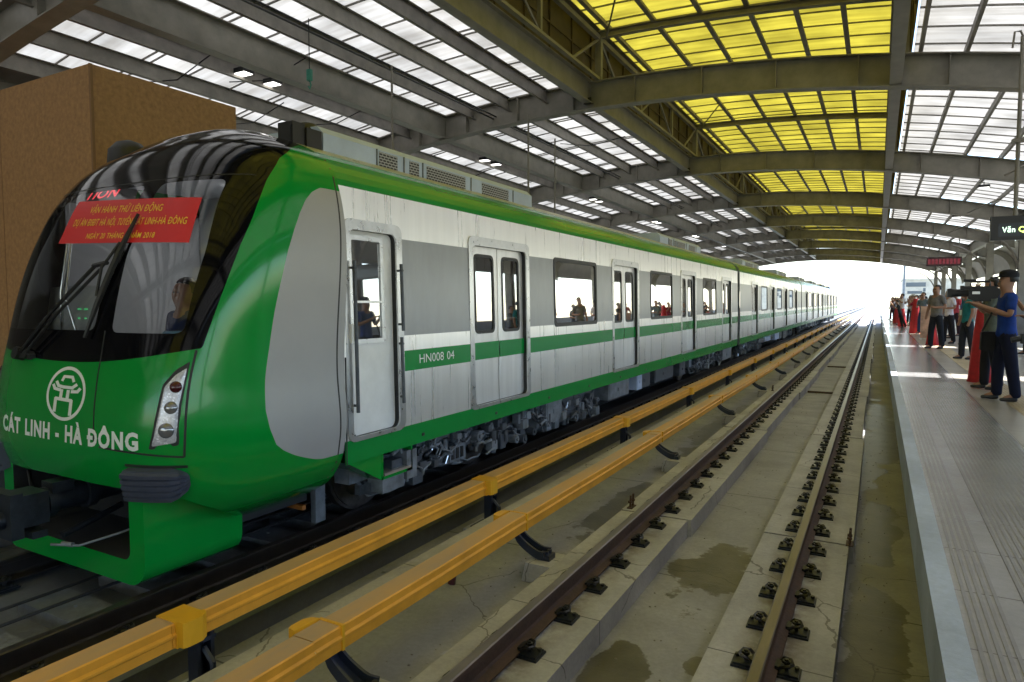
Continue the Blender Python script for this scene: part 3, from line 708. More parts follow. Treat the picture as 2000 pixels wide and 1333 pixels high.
def region(name, conds, mat, extra_mats=None):
    """cells of the nose grid clipped to the sign of each condition"""
    ok = np.ones((NZ, NU), bool); cross = np.zeros((NZ, NU), bool)
    for k, s in conds:
        q = np.stack([FS[:-1, :-1, k], FS[:-1, 1:, k], FS[1:, 1:, k], FS[1:, :-1, k]], -1) * s
        ok &= (q > 0).any(-1); cross |= ((q > 0).any(-1) & (q <= 0).any(-1))
    verts = []; idx = {}; faces = []
    def vi(p):
        key = (round(p[0], 5), round(p[1], 5), round(p[2], 5))
        if key not in idx: idx[key] = len(verts); verts.append(tuple(p[:3]))
        return idx[key]
    for j, i in zip(*np.nonzero(ok)):
        cor = [(j, i), (j, i + 1), (j + 1, i + 1), (j + 1, i)]
        poly = [np.concatenate([G[c], FS[c]]) for c in cor]
        if cross[j, i]:
            for k, s in conds:
                out = []
                for a in range(len(poly)):
                    p, q = poly[a], poly[(a + 1) % len(poly)]; fp, fq = p[3 + k] * s, q[3 + k] * s
                    if fp > 0: out.append(p)
                    if (fp > 0) != (fq > 0): out.append(p + (q - p) * (fp / (fp - fq)))
                poly = out
                if len(poly) < 3: break
            if len(poly) < 3: continue
        ids = []
        for p in poly:
            v = vi(p)
            if not ids or ids[-1] != v: ids.append(v)
        if ids[0] == ids[-1]: ids.pop()
        if len(ids) >= 3: faces.append(tuple(ids))
    me = bpy.data.meshes.new(name); me.from_pydata(verts, [], faces); me.validate(); me.materials.append(mat)
    me.polygons.foreach_set('use_smooth', [True] * len(me.polygons)); me.update()
    # exact normals of the fair surface, so that the seams do not show in reflections
    nr = []
    A = np.array(verts)
    for p in A:
        z = min(max(p[2], .31), 3.61); t = x2t(p[0], z)
        if abs(abs(t)) > .97 or z > 3.6: nr.append((0, 0, 0)); continue
        t = t if abs(t) > .004 else .004
        nr.append(tuple(NNrm(t, z)))
    me.normals_split_custom_set_from_vertices(nr)
    o = bpy.data.objects.new(name, me); COL.objects.link(o); return tp(o)
region('nose_shell', [(0, 1), (1, -1), (3, -1)], GREENN)
region('windscreen_mask', [(0, 1), (1, 1), (2, -1)], BLACKG)
ws = region('windscreen', [(1, 1), (2, 1), (4, 1)], WGLASS); ws = region('windscreen', [(1, 1), (2, 1), (4, -1)], WGLASS)
region('nose_side_panel', [(0, 1), (1, -1), (3, 1), (4, 1)], GREYP); region('nose_side_panel', [(0, 1), (1, -1), (3, 1), (4, -1)], GREYP)

def ribbon(pts, wdt, off, mat, name, tz=False):
    m = MB(); P = []
    for i, p in enumerate(pts):
        f = (lambda a, b_: nose_tz(a, b_, off)) if tz else (lambda a, b_: onnose(a, b_, off))
        P.append(Vector(f(*p)))
    rings = []
    for i, p in enumerate(P):
        d = (P[min(i + 1, len(P) - 1)] - P[max(i - 1, 0)]).normalized()
        t = pts[i][0] if tz else x2t(*pts[i]); n_ = Vector(NNrm(t if abs(t) > .004 else .004, pts[i][1])); s = d.cross(n_).normalized() * wdt / 2
        rings.append([tuple(p - s), tuple(p + s), tuple(p + s - n_ * (off + .004)), tuple(p - s - n_ * (off + .004))])
    m.sweep(rings, 0, True, True); return tp(m.build(name, mat))
def lin(a, b_, n): return [(a[0] + (b_[0] - a[0]) * i / n, a[1] + (b_[1] - a[1]) * i / n) for i in range(n + 1)]
ribbon(lin((XC + .55, 1.055), (XC + .50, 1.66), 10), .014, .0015, BLACK, 'panel_gap')
ribbon(lin((.108, 1.05), (.485, 1.0), 14), .014, .0015, BLACK, 'panel_gap', True)
ribbon(lin((.485, 1.0), (.50, 1.735), 12), .016, .0015, BLACK, 'panel_gap', True)
ribbon(lin((XC + .50, 1.66), (XC + .47, 1.86), 6), .014, .0015, BLACK, 'panel_gap')
ribbon(lin((-.6, 3.02), (.6, 3.02), 40), .010, .001, DARK, 'panel_gap', True)
ribbon(lin((.9985, .42), (.9985, 3.40), 40), .016, .001, BLACK, 'body_seam', True)

# emblem, lettering, banner
def on_nose_mesh(name, vs, fs, mat, off=.003):
    m = MB(); P = [onnose(x, z, off) for x, z in vs]; m.add(P, fs); me_o = m.build(name, mat); return tp(me_o)
def subdiv_fan(polys): return polys
vs, fs = fit_text('CÁT LINH - HÀ ÐÔNG', -6.13, -4.425, 1.052, 1.172, .042)
on_nose_mesh('front_lettering', vs, fs, WHITEL, .003)
em = MB()
ecx, ecz = -5.225, 1.395
def e_ring(r0x, r0z, r1x, r1z, n=48):
    for i in range(n):
        a, b_ = 2 * pi * i / n, 2 * pi * (i + 1) / n
        em.add([onnose(ecx + r0x * cos(a), ecz + r0z * sin(a), .003), onnose(ecx + r0x * cos(b_), ecz + r0z * sin(b_), .003), onnose(ecx + r1x * cos(b_), ecz + r1z * sin(b_), .003), onnose(ecx + r1x * cos(a), ecz + r1z * sin(a), .003)], [(0, 1, 2, 3)])
e_ring(.252, .196, .222, .172)
def e_stroke(pts, wd):
    for k in range(len(pts) - 1):
        a, b_ = Vector(pts[k]), Vector(pts[k + 1]); wd *= 1.0; d = (b_ - a).normalized(); n_ = Vector((-d.y, d.x)) * wd * .62; e_ = d * wd / 2 * .6
        q = [a - n_ - e_, b_ - n_ + e_, b_ + n_ + e_, a + n_ - e_]
        em.add([onnose(ecx + p.x * .00125, ecz - p.y * .00074, .0034) for p in q], [(0, 1, 2, 3)])
for pts, wd in (([(-55, -125), (-40, -165), (45, -165), (65, -125)], 22), ([(-110, -108), (-85, -70), (-30, -62), (60, -62), (100, -95)], 24), ([(-140, -75), (-120, -40), (-60, -30)], 24), ([(140, -60), (120, -30), (60, -25)], 24),
                ([(-45, -30), (-45, 50)], 26), ([(25, -30), (25, 55)], 26), ([(-95, 180), (-95, 55), (70, 62), (70, 200)], 26), ([(-60, -62), (70, -58)], 20)):
    e_stroke(pts, wd)
tp(em.build('emblem', WHITEL))
bq = [(-6.09, 2.535), (-4.385, 2.50), (-4.40, 2.875), (-6.09, 2.93)]
BL, BR, TR, TL = (-5.92, 2.545), (-4.32, 2.49), (-4.355, 2.83), (-5.90, 2.905)
m = MB(); n_ = 30
def bil(u, v): return ((BL[0] * (1 - u) + BR[0] * u) * (1 - v) + (TL[0] * (1 - u) + TR[0] * u) * v, (BL[1] * (1 - u) + BR[1] * u) * (1 - v) + (TL[1] * (1 - u) + TR[1] * u) * v)
rows = [[onnose(*bil(i / n_, j / 8), .006) for i in range(n_ + 1)] for j in range(9)]
for j in range(8):
    for i in range(n_): m.add([rows[j][i], rows[j][i + 1], rows[j + 1][i + 1], rows[j + 1][i]], [(0, 1, 2, 3)])
ban = m.build('banner', REDB); tag(ban, 'red banner with yellow Vietnamese lettering taped across the train windscreen', 'banner')
m = MB()
for s_, u0, u1, v0, v1 in (('VẬN HÀNH THỬ LIÊN ÐỘNG', .17, .78, .70, .85), ('DỰ ÁN ÐSÐT HÀ NỘI, TUYẾN CÁT LINH-HÀ ÐÔNG', .07, .96, .40, .555), ('NGÀY 20 THÁNG 9 NĂM 2018', .24, .79, .10, .22)):
    vs, fs = fit_text(s_, u0, u1, v0, v1, .011); m.add([onnose(*bil(*p), .009) for p in vs], fs)
c = m.build('banner_lettering', GOLD); c.parent = ban

# headlight
def disc_on(t, z, r, off, mat, name, n=20, par=None, dome=.0):
    c0 = Vector(NS(t, z)); nr = Vector(NNrm(t, z)); a = nr.cross(Vector((0, 0, 1))).normalized(); b_ = a.cross(nr).normalized(); m = MB()
    rings = []
    for k, (rr, oo) in enumerate(((1, off - .012), (1, off), (.8, off + dome * .6), (.45, off + dome), (.02, off + dome * 1.1))):
        rings.append([tuple(c0 + nr * oo + (a * cos(2 * pi * i / n) + b_ * sin(2 * pi * i / n)) * r * rr) for i in range(n)])
    m.sweep(rings); o = tp(m.build(name, mat, None, 60)); return o
for sg in (1, -1):
    outer = rpoly([(.325, 1.055), (.462, 1.085), (.468, 1.35), (.482, 1.66), (.418, 1.60), (.368, 1.50), (.352, 1.30)], .015, 3)
    inner = rpoly([(.340, 1.08), (.450, 1.107), (.457, 1.35), (.474, 1.615), (.422, 1.565), (.380, 1.485), (.366, 1.30)], .012, 3)
    def patch(poly, off, mat, name):
        cxx = sum(p[0] for p in poly) / len(poly); cz = sum(p[1] for p in poly) / len(poly); m = MB(); K = 5
        rings = [[nose_tz(sg * (cxx + (p[0] - cxx) * k / K), cz + (p[1] - cz) * k / K, off if k < K else off - .004) for p in poly] for k in range(K, 0, -1)]
        rings.append([nose_tz(sg * cxx, cz, off)] * len(poly)); m.sweep(rings); return tp(m.build(name, mat, None, 50))
    hl = patch(outer, .006, BLACK, 'headlight')
    lr = patch(inner, .011, LAMPW, 'reflector')
    for (t_, z_, r_, mt) in ((.435, 1.485, .040, LAMPR), (.422, 1.345, .043, LENS), (.405, 1.19, .052, LENS)):
        o = disc_on(sg * t_, z_, r_, .016, mt, 'lamp', dome=.012)
    # ribbed bumper block on the corner
    m = MB(); rings = []
    ts = np.linspace(.235, .505, 26)
    for k, t_ in enumerate(ts):
        s = k / 25; sh = min(1, ((1 - s) / .28)) ** .5 if s > .72 else 1; zc_, hh = .825, .10 * (.35 + .65 * sh); pr = .075 * sh + .012
        ring = [nose_tz(sg * t_, zc_ - hh, -.02)]
        nr_ = 5
        for q in range(nr_):
            z0 = zc_ - hh + 2 * hh * q / nr_; z1 = zc_ - hh + 2 * hh * (q + .62) / nr_; z2 = zc_ - hh + 2 * hh * (q + .8) / nr_; z3 = zc_ - hh + 2 * hh * (q + .99) / nr_
            d1 = pr if s < .85 else pr * .8; d2 = pr - (.028 if .0 <= s < .86 else .0)
            ring += [nose_tz(sg * t_, z0, d1), nose_tz(sg * t_, z1, d1), nose_tz(sg * t_, z2, max(d2, .005)), nose_tz(sg * t_, z3, max(d2, .005))]
        ring.append(nose_tz(sg * t_, zc_ + hh, -.02)); rings.append(ring)
    m.sweep(rings, 0, True, True); tp(m.build('bumper_block', M('bumper_grey', (.05, .058, .085), .55, 0, (20, .2)), None, 25))
    m = MB(); rr = [nose_tz(sg * t_, .955, .006) for t_ in ts]; 
ribbon(lin((.22, .94), (.50, .93), 12), .02, .003, BLACK, 'bumper_gap', True)

# lower guard frame
def rrect(hw, z0, z1, r, n=6):
    pts = [(hw, z1)]
    for i in range(n + 1):
        a = -pi / 2 * i / n; pts.append((hw - r + r * cos(a), z0 + r + r * sin(a)))
    for i in range(n + 1):
        a = -pi / 2 - pi / 2 * i / n; pts.append((-hw + r + r * cos(a), z0 + r + r * sin(a)))
    pts.append((-hw, z1)); return pts
oo, ii = rrect(.945, .06, .78, .17), rrect(.785, .235, .78, .07)
m = MB(); n = len(oo); yf, yr = 2.735, 3.55
def fr(p, y): return (XC + p[0], y + .02 * (p[0]) ** 2, p[1])
vs = [fr(p, yf) for p in oo] + [fr(p, yf) for p in ii] + [fr(p, yr) for p in oo] + [fr(p, yr) for p in ii]
fs = []
for i in range(n - 1):
    fs += [(i, i + 1, n + i + 1, n + i), (i, 2 * n + i, 2 * n + i + 1, i + 1), (n + i, n + i + 1, 3 * n + i + 1, 3 * n + i), (2 * n + i, 3 * n + i, 3 * n + i + 1, 2 * n + i + 1)]
m.add(vs, fs); fo = m.build('guard_frame', [GREEN, DARK], None, 35); tp(fo)
for q_ in fo.data.polygons:
    if q_.index % 4 == 2: q_.material_index = 1  # inner faces near-black: shade inside the frame is put into the colour
# near-black panels paint in the shade behind the coupler, underside closure
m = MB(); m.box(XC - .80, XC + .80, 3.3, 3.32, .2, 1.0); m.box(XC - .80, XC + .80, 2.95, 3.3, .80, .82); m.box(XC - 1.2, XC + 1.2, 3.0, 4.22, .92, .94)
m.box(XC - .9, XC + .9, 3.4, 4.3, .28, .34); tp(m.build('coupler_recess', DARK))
# nose floor fairing between bottom edge and the body
m = MB()
rings = []
for t_ in np.linspace(-1, 1, 61):
    zb_ = float(np.interp(abs(t_), [0, .2, .3, .47, .62, .8, 1.0], [.765, .755, .735, .675, .55, .35, .30])); p = NS(t_, zb_); rings.append([tuple(p), (XC + (p[0] - XC) * .82, p[1] + .12 * (1 - abs(t_)), p[2] + .02), ])
m.sweep(rings, 0, False); tp(m.build('nose_lower_lip', GREEN, None, 60))
# coupler
m = MB()
m.tube([(XC, 3.3, .62), (XC, 2.9, .60), (XC, 2.62, .585)], [.10, .10, .085], 16); m.tube([(XC, 2.93, .60), (XC, 2.86, .60)], .125, 16); m.tube([(XC, 2.64, .585), (XC, 2.58, .585)], .115, 16)
m.box(XC - .13, XC + .13, 2.36, 2.56, .47, .70); m.box(XC - .20, XC + .20, 2.28, 2.36, .42, .74); m.tube([(XC - .06, 2.28, .62), (XC - .06, 2.14, .60)], [.085, .04], 14); m.tube([(XC + .08, 2.28, .55), (XC + .08, 2.22, .55)], .06, 14)
m.box(XC - .22, XC + .22, 2.40, 2.50, .40, .45); m.tube([(XC + .17, 2.62, .36), (XC + .14, 2.85, .40), (XC + .10, 3.1, .45)], .025, 8)
m.box(XC - .05, XC + .10, 2.6, 2.75, .66, .74)
tp(m.build('coupler', M('coupler_dark', (.022, .026, .034), .45, .3, (14, .4)), None, 40))
m = MB(); m.tube([(XC + .25, 2.5, .34), (XC + .42, 2.6, .33), (XC + .5, 2.85, .36), (XC + .62, 3.0, .42)], .009, 6); m.tube([(XC + .3, 2.55, .34), (XC + .38, 2.58, .335)], .018, 8); tp(m.build('coupler_hose', BOGIE2, None, 60))
m = MB(); m.tube([(XC - .3, 2.6, .52), (XC - .15, 2.62, .60), (XC - .05, 2.68, .72)], .012, 6); m.tube([(XC - .55, 2.75, .72), (XC - .4, 2.7, .60), (XC - .2, 2.7, .58)], .014, 6); tp(m.build('coupler_cable', BLACK, None, 60))
# wipers
def nz(x, z, o=.05): return onnose(x, z, o)
m = MB()
m.tube([nz(-5.88, 1.67, .05), nz(-5.55, 1.97, .07), nz(-5.16, 2.32, .06)], .014, 6); m.tube([nz(-5.80, 1.66, .05), nz(-5.47, 1.95, .07), nz(-5.08, 2.29, .06)], .012, 6)
m.tube([nz(-5.18, 2.32, .06), nz(-5.02, 2.34, .06)], .018, 6)
m.tube([nz(-5.93, 1.655, .0), nz(-5.93, 1.655, .07)], .05, 12); m.tube([nz(-5.80, 1.65, .0), nz(-5.80, 1.65, .06)], .035, 12)
m.box(-6.02, -5.74, 2.70, 2.745, 1.63, 1.665)
tp(m.build('wiper_arm', BLACK, None, 50))
m = MB(); P = [nz(-5.09 + .18 * s, 1.80 + .92 * s, .030) for s in [i / 14 for i in range(15)]]
m.tube(P, [.012 + .013 * sin(pi * i / 14) for i in range(15)], 6); m.tube([nz(-5.06, 2.1, .04), nz(-5.05, 2.3, .07), nz(-4.98, 2.5, .04)], .012, 6); tp(m.build('wiper_blade', BLACK, None, 50))

# cab interior
m = MB(); m.box(XC - 1.3, XC + 1.3, 3.05, 4.9, .95, 1.0); m.box(XC - 1.3, XC + 1.3, 4.9, 4.93, 1.0, 3.2); m.box(XC - 1.33, XC - 1.31, 3.5, 4.9, 1.0, 3.0)
m.box(XC - 1.2, XC + 1.2, 3.75, 4.9, 3.2, 3.22); tp(m.build('cab_wall', CABW))
m = MB(); m.prism([(3.02, 1.5), (3.35, 1.5), (3.55, 1.62), (3.5, 1.72), (3.18, 1.78), (3.0, 1.74)], 0, XC - 1.2, XC + 1.15)
m.prism([(3.28, 1.7), (3.42, 1.74), (3.52, 2.22), (3.36, 2.20)], 0, XC - 1.33, XC - .58)
tp(m.build('driver_console', CONS))
m = MB(); m.box(XC - .2, XC + .5, 4.45, 4.6, 3.16, 3.19); tp(m.build('cab_fill_light', emit('cab_fill_glow', (1, .98, .95), 3.6)))  # added light with no visible source, brightens the cab behind the windscreen
m = MB()
for (x, z) in ((-1.20, 2.08), (-.98, 2.08), (-1.20, 1.90), (-.98, 1.92)): m.tube([(XC + x, 3.33 + (z - 1.7) * .2, z), (XC + x, 3.31 + (z - 1.7) * .2, z)], .055, 20)
tp(m.build('gauge', BLACK))
m = MB()
for x in (-.80, -.70):
    for z in (1.92, 2.0): m.box(XC + x, XC + x + .012, 3.30, 3.34, z, z + .012)
tp(m.build('indicator_lamp', emit('green_indicator', (.1, 1, .3), .10)))
m = MB(); m.tube([(XC - .95, 3.25, 1.75), (XC - .85, 3.2, 2.15), (XC - .9, 3.3, 2.6)], .014, 8); m.tube([(XC - .7, 3.25, 1.75), (XC - .78, 3.2, 2.1), (XC - .85, 3.3, 2.6)], .012, 8); tp(m.build('cab_handrail', CHROME, None, 60))
vs, fs = fit_text('TION', -6.0, -5.52, 2.965, 3.05, .02); m = MB(); m.add([onnose(x, z, -.05) for x, z in vs], fs); tp(m.build('reflected_letters', emit('red_letter_glow', (1, .06, .08), .3)))  # added glowing letters stand in for a sign reflected in the windscreen
m = MB(); m.prism([(3.12, 1.79), (3.32, 1.81), (3.32, 1.82), (3.12, 1.80)], 0, XC + .62, XC + 1.12); tp(m.build('dash_paper', M('white_paper', (.7, .72, .72), .6)))
m = MB(); m.tube([(XC + .70, 3.12, 1.825), (XC + .95, 3.12, 1.83)], .028, 8); tp(m.build('water_bottle', M('blue_plastic', (.15, .32, .55), .2)))
m = MB(); m.box(XC + .5, XC + .95, 4.2, 4.3, 1.2, 2.1); m.box(XC + .5, XC + .95, 3.8, 4.25, 1.35, 1.45); tp(m.build('driver_seat', M('dark_blue_seat', (.02, .03, .08), .7), None))

# ---------------------------------------------------------------- cars
def hwc(z): return 1.45 - .028 * max(0, z - 1.5) if z <= 3.05 else float(sm(z, ZW, WW))
def wallx(z, s): return XC + s * hwc(z)
ZB = [.68, .88, 1.41, 1.605, 1.75, 2.66, 2.72, 3.045]
ROOFZ = [3.045, 3.10, 3.16, 3.22, 3.28, 3.34, 3.40, 3.45, 3.50, 3.54, 3.58]
def plate(m, outer, holes, xf, s, th, mi=0):
    """flat plate in the (y,z) plane at side s with holes, with thickness inwards"""
    bm = bmesh.new(); loops = []
    for lp in [outer] + holes:
        vs = [bm.verts.new((0, p[0], p[1])) for p in lp]; loops.append(vs)
        for i in range(len(vs)): bm.edges.new((vs[i], vs[(i + 1) % len(vs)]))
    bmesh.ops.triangle_fill(bm, edges=bm.edges, use_beauty=True, use_dissolve=False)
    bm.verts.index_update(); V = [(v.co.y, v.co.z) for v in bm.verts]; F = [tuple(v.index for v in f.verts) for f in bm.faces]; bm.free()
    n = len(V); m.add([(xf(z), y, z) for y, z in V] + [(xf(z) - s * th, y, z) for y, z in V], F + [tuple(i + n for i in reversed(f)) for f in F], mi)
    for lp in [outer] + holes:
        k = len(lp); m.add([(xf(z), y, z) for y, z in lp] + [(xf(z) - s * th, y, z) for y, z in lp], [(i, (i + 1) % k, k + (i + 1) % k, k + i) for i in range(k)], mi)
def rr(y0, y1, z0, z1, r, n=5): return rpoly([(y0, z0), (y1, z0), (y1, z1), (y0, z1)], r, n)
def car_hull(y0, y1, doors, wins, cab=None, name='car_body'):
    m = MB()
    for s in (1, -1):
        ys = {y0, y1}
        for d in doors: ys |= {d, d + 1.3}
        for a in wins: ys |= {a, a + 1.57}
        if cab and s > 0: ys |= {cab[0], cab[1]}
        ys = sorted(ys)
        for i in range(len(ys) - 1):
            ya, yb = ys[i], ys[i + 1]; ym = (ya + yb) / 2
            isdoor = any(d < ym < d + 1.3 for d in doors); iswin = any(a < ym < a + 1.57 for a in wins); iscab = bool(cab and s > 0 and cab[0] < ym < cab[1])
            for k in range(len(ZB) - 1):
                za, zb = ZB[k], ZB[k + 1]; zm = (za + zb) / 2
                if (isdoor or iscab) and .88 < zm < 2.72 and (s > 0 or 1.75 < zm < 2.66): continue
                if iswin and 1.75 < zm < 2.66: continue
                mi = 0
                if zm < .88: mi = 1
                elif 1.41 < zm < 1.605 and not (cab and ym < cab[1] + .1): mi = 1
                elif 1.75 < zm < 2.66 and not (cab and ym < cab[1] + .1): mi = 2
                m.add([(wallx(za, s), ya, za), (wallx(za, s), yb, za), (wallx(zb, s), yb, zb), (wallx(zb, s), ya, zb)], [(0, 1, 2, 3)], mi)
        for k in range(len(ROOFZ) - 1):
            za, zb = ROOFZ[k], ROOFZ[k + 1]
            m.add([(wallx(za, s), y0, za), (wallx(za, s), y1, za), (wallx(zb, s), y1, zb), (wallx(zb, s), y0, zb)], [(0, 1, 2, 3)], 1 if zb < 3.36 else 3)
    a, b_ = wallx(3.58, -1), wallx(3.58, 1); m.add([(a, y0, 3.58), (a, y1, 3.58), (b_, y1, 3.58), (b_, y0, 3.58)], [(0, 1, 2, 3)], 3)
    # end walls and floor
    for y in ((y1,) if cab else (y0, y1)):
        ring = [(wallx(z, 1), y, z) for z in [.68, 3.045] + ROOFZ[1:]] + [(wallx(z, -1), y, z) for z in list(reversed(ROOFZ[1:])) + [3.045, .68]]
        m.add(ring, [tuple(range(len(ring)))], 4)
    m.box(XC - 1.42, XC + 1.42, y0 + .01, y1 - .01, .80, .86, 4)
    return tp(m.build(name, [STAIN, GREENS, GREYB, ROOFP, BOGIE2]))
INT = M('interior_light_panel', (.5, .5, .5), .6)
SEATM = M('interior_seat', (.25, .02, .03), .5)
def car_inside(y0, y1):
    m = MB(); m.box(XC - 1.38, XC + 1.38, y0 + .8, y1 - .1, 2.95, 2.97)
    tp(m.build('interior_ceiling', INT)); m = MB()
    m.box(XC - 1.36, XC - .95, y0 + 1, y1 - .3, 1.25, 1.32); m.box(XC - 1.39, XC - 1.36, y0 + 1, y1 - .3, 1.3, 1.72); tp(m.build('bench_seat', SEATM))
    m = MB()
    for k in range(int((y1 - y0) / 2.2)): m.tube([(XC + .35 * (-1) ** k, y0 + 1.5 + k * 2.2, .87), (XC + .35 * (-1) ** k, y0 + 1.5 + k * 2.2, 2.95)], .018, 8)
    tp(m.build('grab_pole', ALU))
door_tpl = []
def make_door(y):
    """double leaf sliding door: frame, dark pocket, two leaves each with a pane"""
    if door_tpl:
        for o, y_ in door_tpl:
            c = o.copy(); COL.objects.link(c); c.location.y = y - y_
            for ch in o.children: d = ch.copy(); COL.objects.link(d); d.parent = c
        return
    s = 1
    m = MB(); plate(m, rr(y - .07, y + 1.37, .862, 2.80, .09), [rr(y + .015, y + 1.285, .90, 2.70, .07)], lambda z: wallx(z, 1) + .014, 1, .016)
    fo = tp(m.build('door_frame', ALU, None, 30))
    m = MB()
    lp = rr(y + .012, y + 1.288, .897, 2.703, .07); k = len(lp)
    m.add([(wallx(z, 1) - .002, a, z) for a, z in lp] + [(wallx(z, 1) - .085, a, z) for a, z in lp], [(i, (i + 1) % k, k + (i + 1) % k, k + i) for i in range(k)])
    jo = tp(m.build('door_jamb', BLACK)); door_tpl.append((fo, y)); door_tpl.append((jo, y))
    for a in (0, 1):
        ya, yb = (y + .0, y + .643) if a == 0 else (y + .657, y + 1.3); m = MB()
        hole = rr(ya + (.13 if a == 0 else .10), yb - (.10 if a == 0 else .13), 1.72, 2.60, .07)
        for (z0, z1, mi) in ((.88, 2.72, 0),):
            plate(m, [(ya, z0), (yb, z0), (yb, z1), (ya, z1)], [hole], lambda z: wallx(z, 1) - .05, 1, .03, mi)
        m.box(wallx(1.5, 1) - .05, wallx(1.5, 1) - .047, ya + .004, yb - .004, 1.41, 1.605, 1)
        o = tp(m.build('door_leaf', [DOORM, GREENS]))
        m = MB(); plate(m, rr(ya + (.115 if a == 0 else .085), yb - (.085 if a == 0 else .115), 1.705, 2.615, .08), [rr(ya + (.15 if a == 0 else .12), yb - (.12 if a == 0 else .15), 1.74, 2.58, .06)], lambda z: wallx(z, 1) - .045, 1, .012)
        g_ = m.build('window_gasket', BLACK, None, 30); g_.parent = o
        m = MB(); m.add([(wallx(1.7, 1) - .056, ya + .09, 1.7), (wallx(1.7, 1) - .056, yb - .09, 1.7), (wallx(2.62, 1) - .056, yb - .09, 2.62), (wallx(2.62, 1) - .056, ya + .09, 2.62)], [(0, 1, 2, 3)])
        g_ = m.build('door_window', SGLASS); g_.parent = o
        door_tpl.append((o, y))
win_tpl = []
def make_window(y):
    if win_tpl:
        o, y_ = win_tpl[0]; c = o.copy(); COL.objects.link(c); c.location.y = y - y_; c.parent = train; c.matrix_parent_inverse = TI
        for ch in o.children: d = ch.copy(); COL.objects.link(d); d.parent = c
        return
    m = MB(); plate(m, rr(y - .02, y + 1.59, 1.72, 2.69, .07), [rr(y + .03, y + 1.54, 1.775, 2.635, .06)], lambda z: wallx(z, 1) + .006, 1, .02)
    o = tp(m.build('window_frame', BLACK, None, 30))
    m = MB(); m.add([(wallx(1.73, 1) - .01, y, 1.73), (wallx(1.73, 1) - .01, y + 1.57, 1.73), (wallx(2.68, 1) - .01, y + 1.57, 2.68), (wallx(2.68, 1) - .01, y, 2.68)], [(0, 1, 2, 3)])
    g_ = m.build('window_pane', SGLASS); g_.parent = o; win_tpl.append((o, y))
# bogie
def bogie_parts(yc):
    if bog_tpl:
        for o, y_ in bog_tpl:
            c = o.copy(); COL.objects.link(c); c.location.y = yc - y_
            for ch in o.children: d = ch.copy(); COL.objects.link(d); d.parent = c
        return
    m = MB(); X0 = XC + 1.02
    for s in (1, -1):
        x = XC + s * 1.05
        m.prism([(yc - 1.45, .52), (yc - .95, .56), (yc - .6, .44), (yc + .6, .44), (yc + .95, .56), (yc + 1.45, .52), (yc + 1.45, .62), (yc + .9, .70), (yc + .5, .58), (yc - .5, .58), (yc - .9, .70), (yc - 1.45, .62)], 0, x - .07, x + .07)
    m.box(XC - 1.0, XC + 1.0, yc - .25, yc + .25, .42, .60)
    fr_ = tp(m.build('bogie', BOGIE, None, 35)); bog_tpl.append((fr_, yc))
    for s in (1, -1):
        for dy in (-1.05, 1.05):
            m = MB(); x = XC + s * .74
            for (r, a, b_) in ((.44, -.02, .07), (.41, .07, .09)): m.tube([(x + s * a, yc + dy, .42), (x + s * b_, yc + dy, .42)], r, 28)
            m.tube([(x + s * .09, yc + dy, .42), (x + s * .13, yc + dy, .42)], [.30, .16], 24)
            wv = m.build('wheel', WHEEL, None, 40); wv.parent = fr_
            m = MB(); x = XC + s * 1.08
            m.tube([(x - s * .12, yc + dy, .42), (x + s * .10, yc + dy, .42)], .15, 18); m.tube([(x + s * .10, yc + dy, .42), (x + s * .13, yc + dy, .42)], .10, 14)
            for q in range(6): a = 2 * pi * q / 6; m.tube([(x + s * .1, yc + dy + .12 * cos(a), .42 + .12 * sin(a)), (x + s * .125, yc + dy + .12 * cos(a), .42 + .12 * sin(a))], .015, 6)
            m.box(x - .08, x + .08, yc + dy - .20, yc + dy + .20, .30, .36); m.prism([(yc + dy - .30, .50), (yc + dy - .12, .34), (yc + dy + .12, .34), (yc + dy + .30, .50), (yc + dy + .2, .58), (yc + dy - .2, .58)], 0, x - .06, x + .03)
            ax = m.build('axle_box', BOGIE2, None, 35); ax.parent = fr_
            m = MB()
            for e_ in (-.26, .26):
                pts = [(x + .055 * cos(a), yc + dy + e_ + .055 * sin(a), .36 + .17 * a / (2 * pi * 4)) for a in [2 * pi * i / 10 for i in range(41)]]
                m.tube(pts, .014, 5)
            sp_ = m.build('coil_spring', BOGIE, None, 60); sp_.parent = fr_
        m = MB(); x = XC + s * 1.12
        m.tube([(x, yc - .22, .60), (x, yc - .22, .80)], .19, 18); m.tube([(x, yc + .22, .60), (x, yc + .22, .80)], .17, 18); m.tube([(x, yc - .22, .66), (x, yc - .22, .72)], .21, 18)
        m.tube([(x + s * .1, yc + .42, .34), (x + s * .12, yc + .14, .74)], .03, 8); m.tube([(x + s * .1, yc + .56, .34), (x + s * .12, yc + .28, .74)], .022, 8, 1); m.tube([(x + s * .1, yc - .75, .40), (x + s * .1, yc - .55, .76)], .035, 8)
        m.box(x - .05, x + s * .14, yc - .08, yc + .24, .28, .46, 1); 
        for q in range(3): m.box(x + s * .14, x + s * .15, yc - .05 + q * .09, yc + .0 + q * .09, .31, .43, 2)
        m.box(x - .1, x + .08, yc - 1.62, yc - 1.35, .40, .60, 1); m.box(x - .06, x + .05, yc + 1.35, yc + 1.55, .36, .58, 1)
        m.tube([(x, yc - 1.55, .50), (x + s * .02, yc - 1.3, .22), (x, yc - .9, .2), (x - s * .02, yc - .7, .30)], .022, 7, 1)
        m.tube([(x, yc - .6, .70), (x + s * .04, yc - .85, .78), (x, yc - 1.2, .70), (x, yc - 1.4, .62)], .016, 6); m.tube([(x, yc + .6, .70), (x + s * .04, yc + .85, .80), (x, yc + 1.2, .74), (x, yc + 1.5, .72)], .018, 6)
        sx_ = m.build('suspension', [BOGIE, BOGIE2, BLACK], None, 40); sx_.parent = fr_
bog_tpl = []
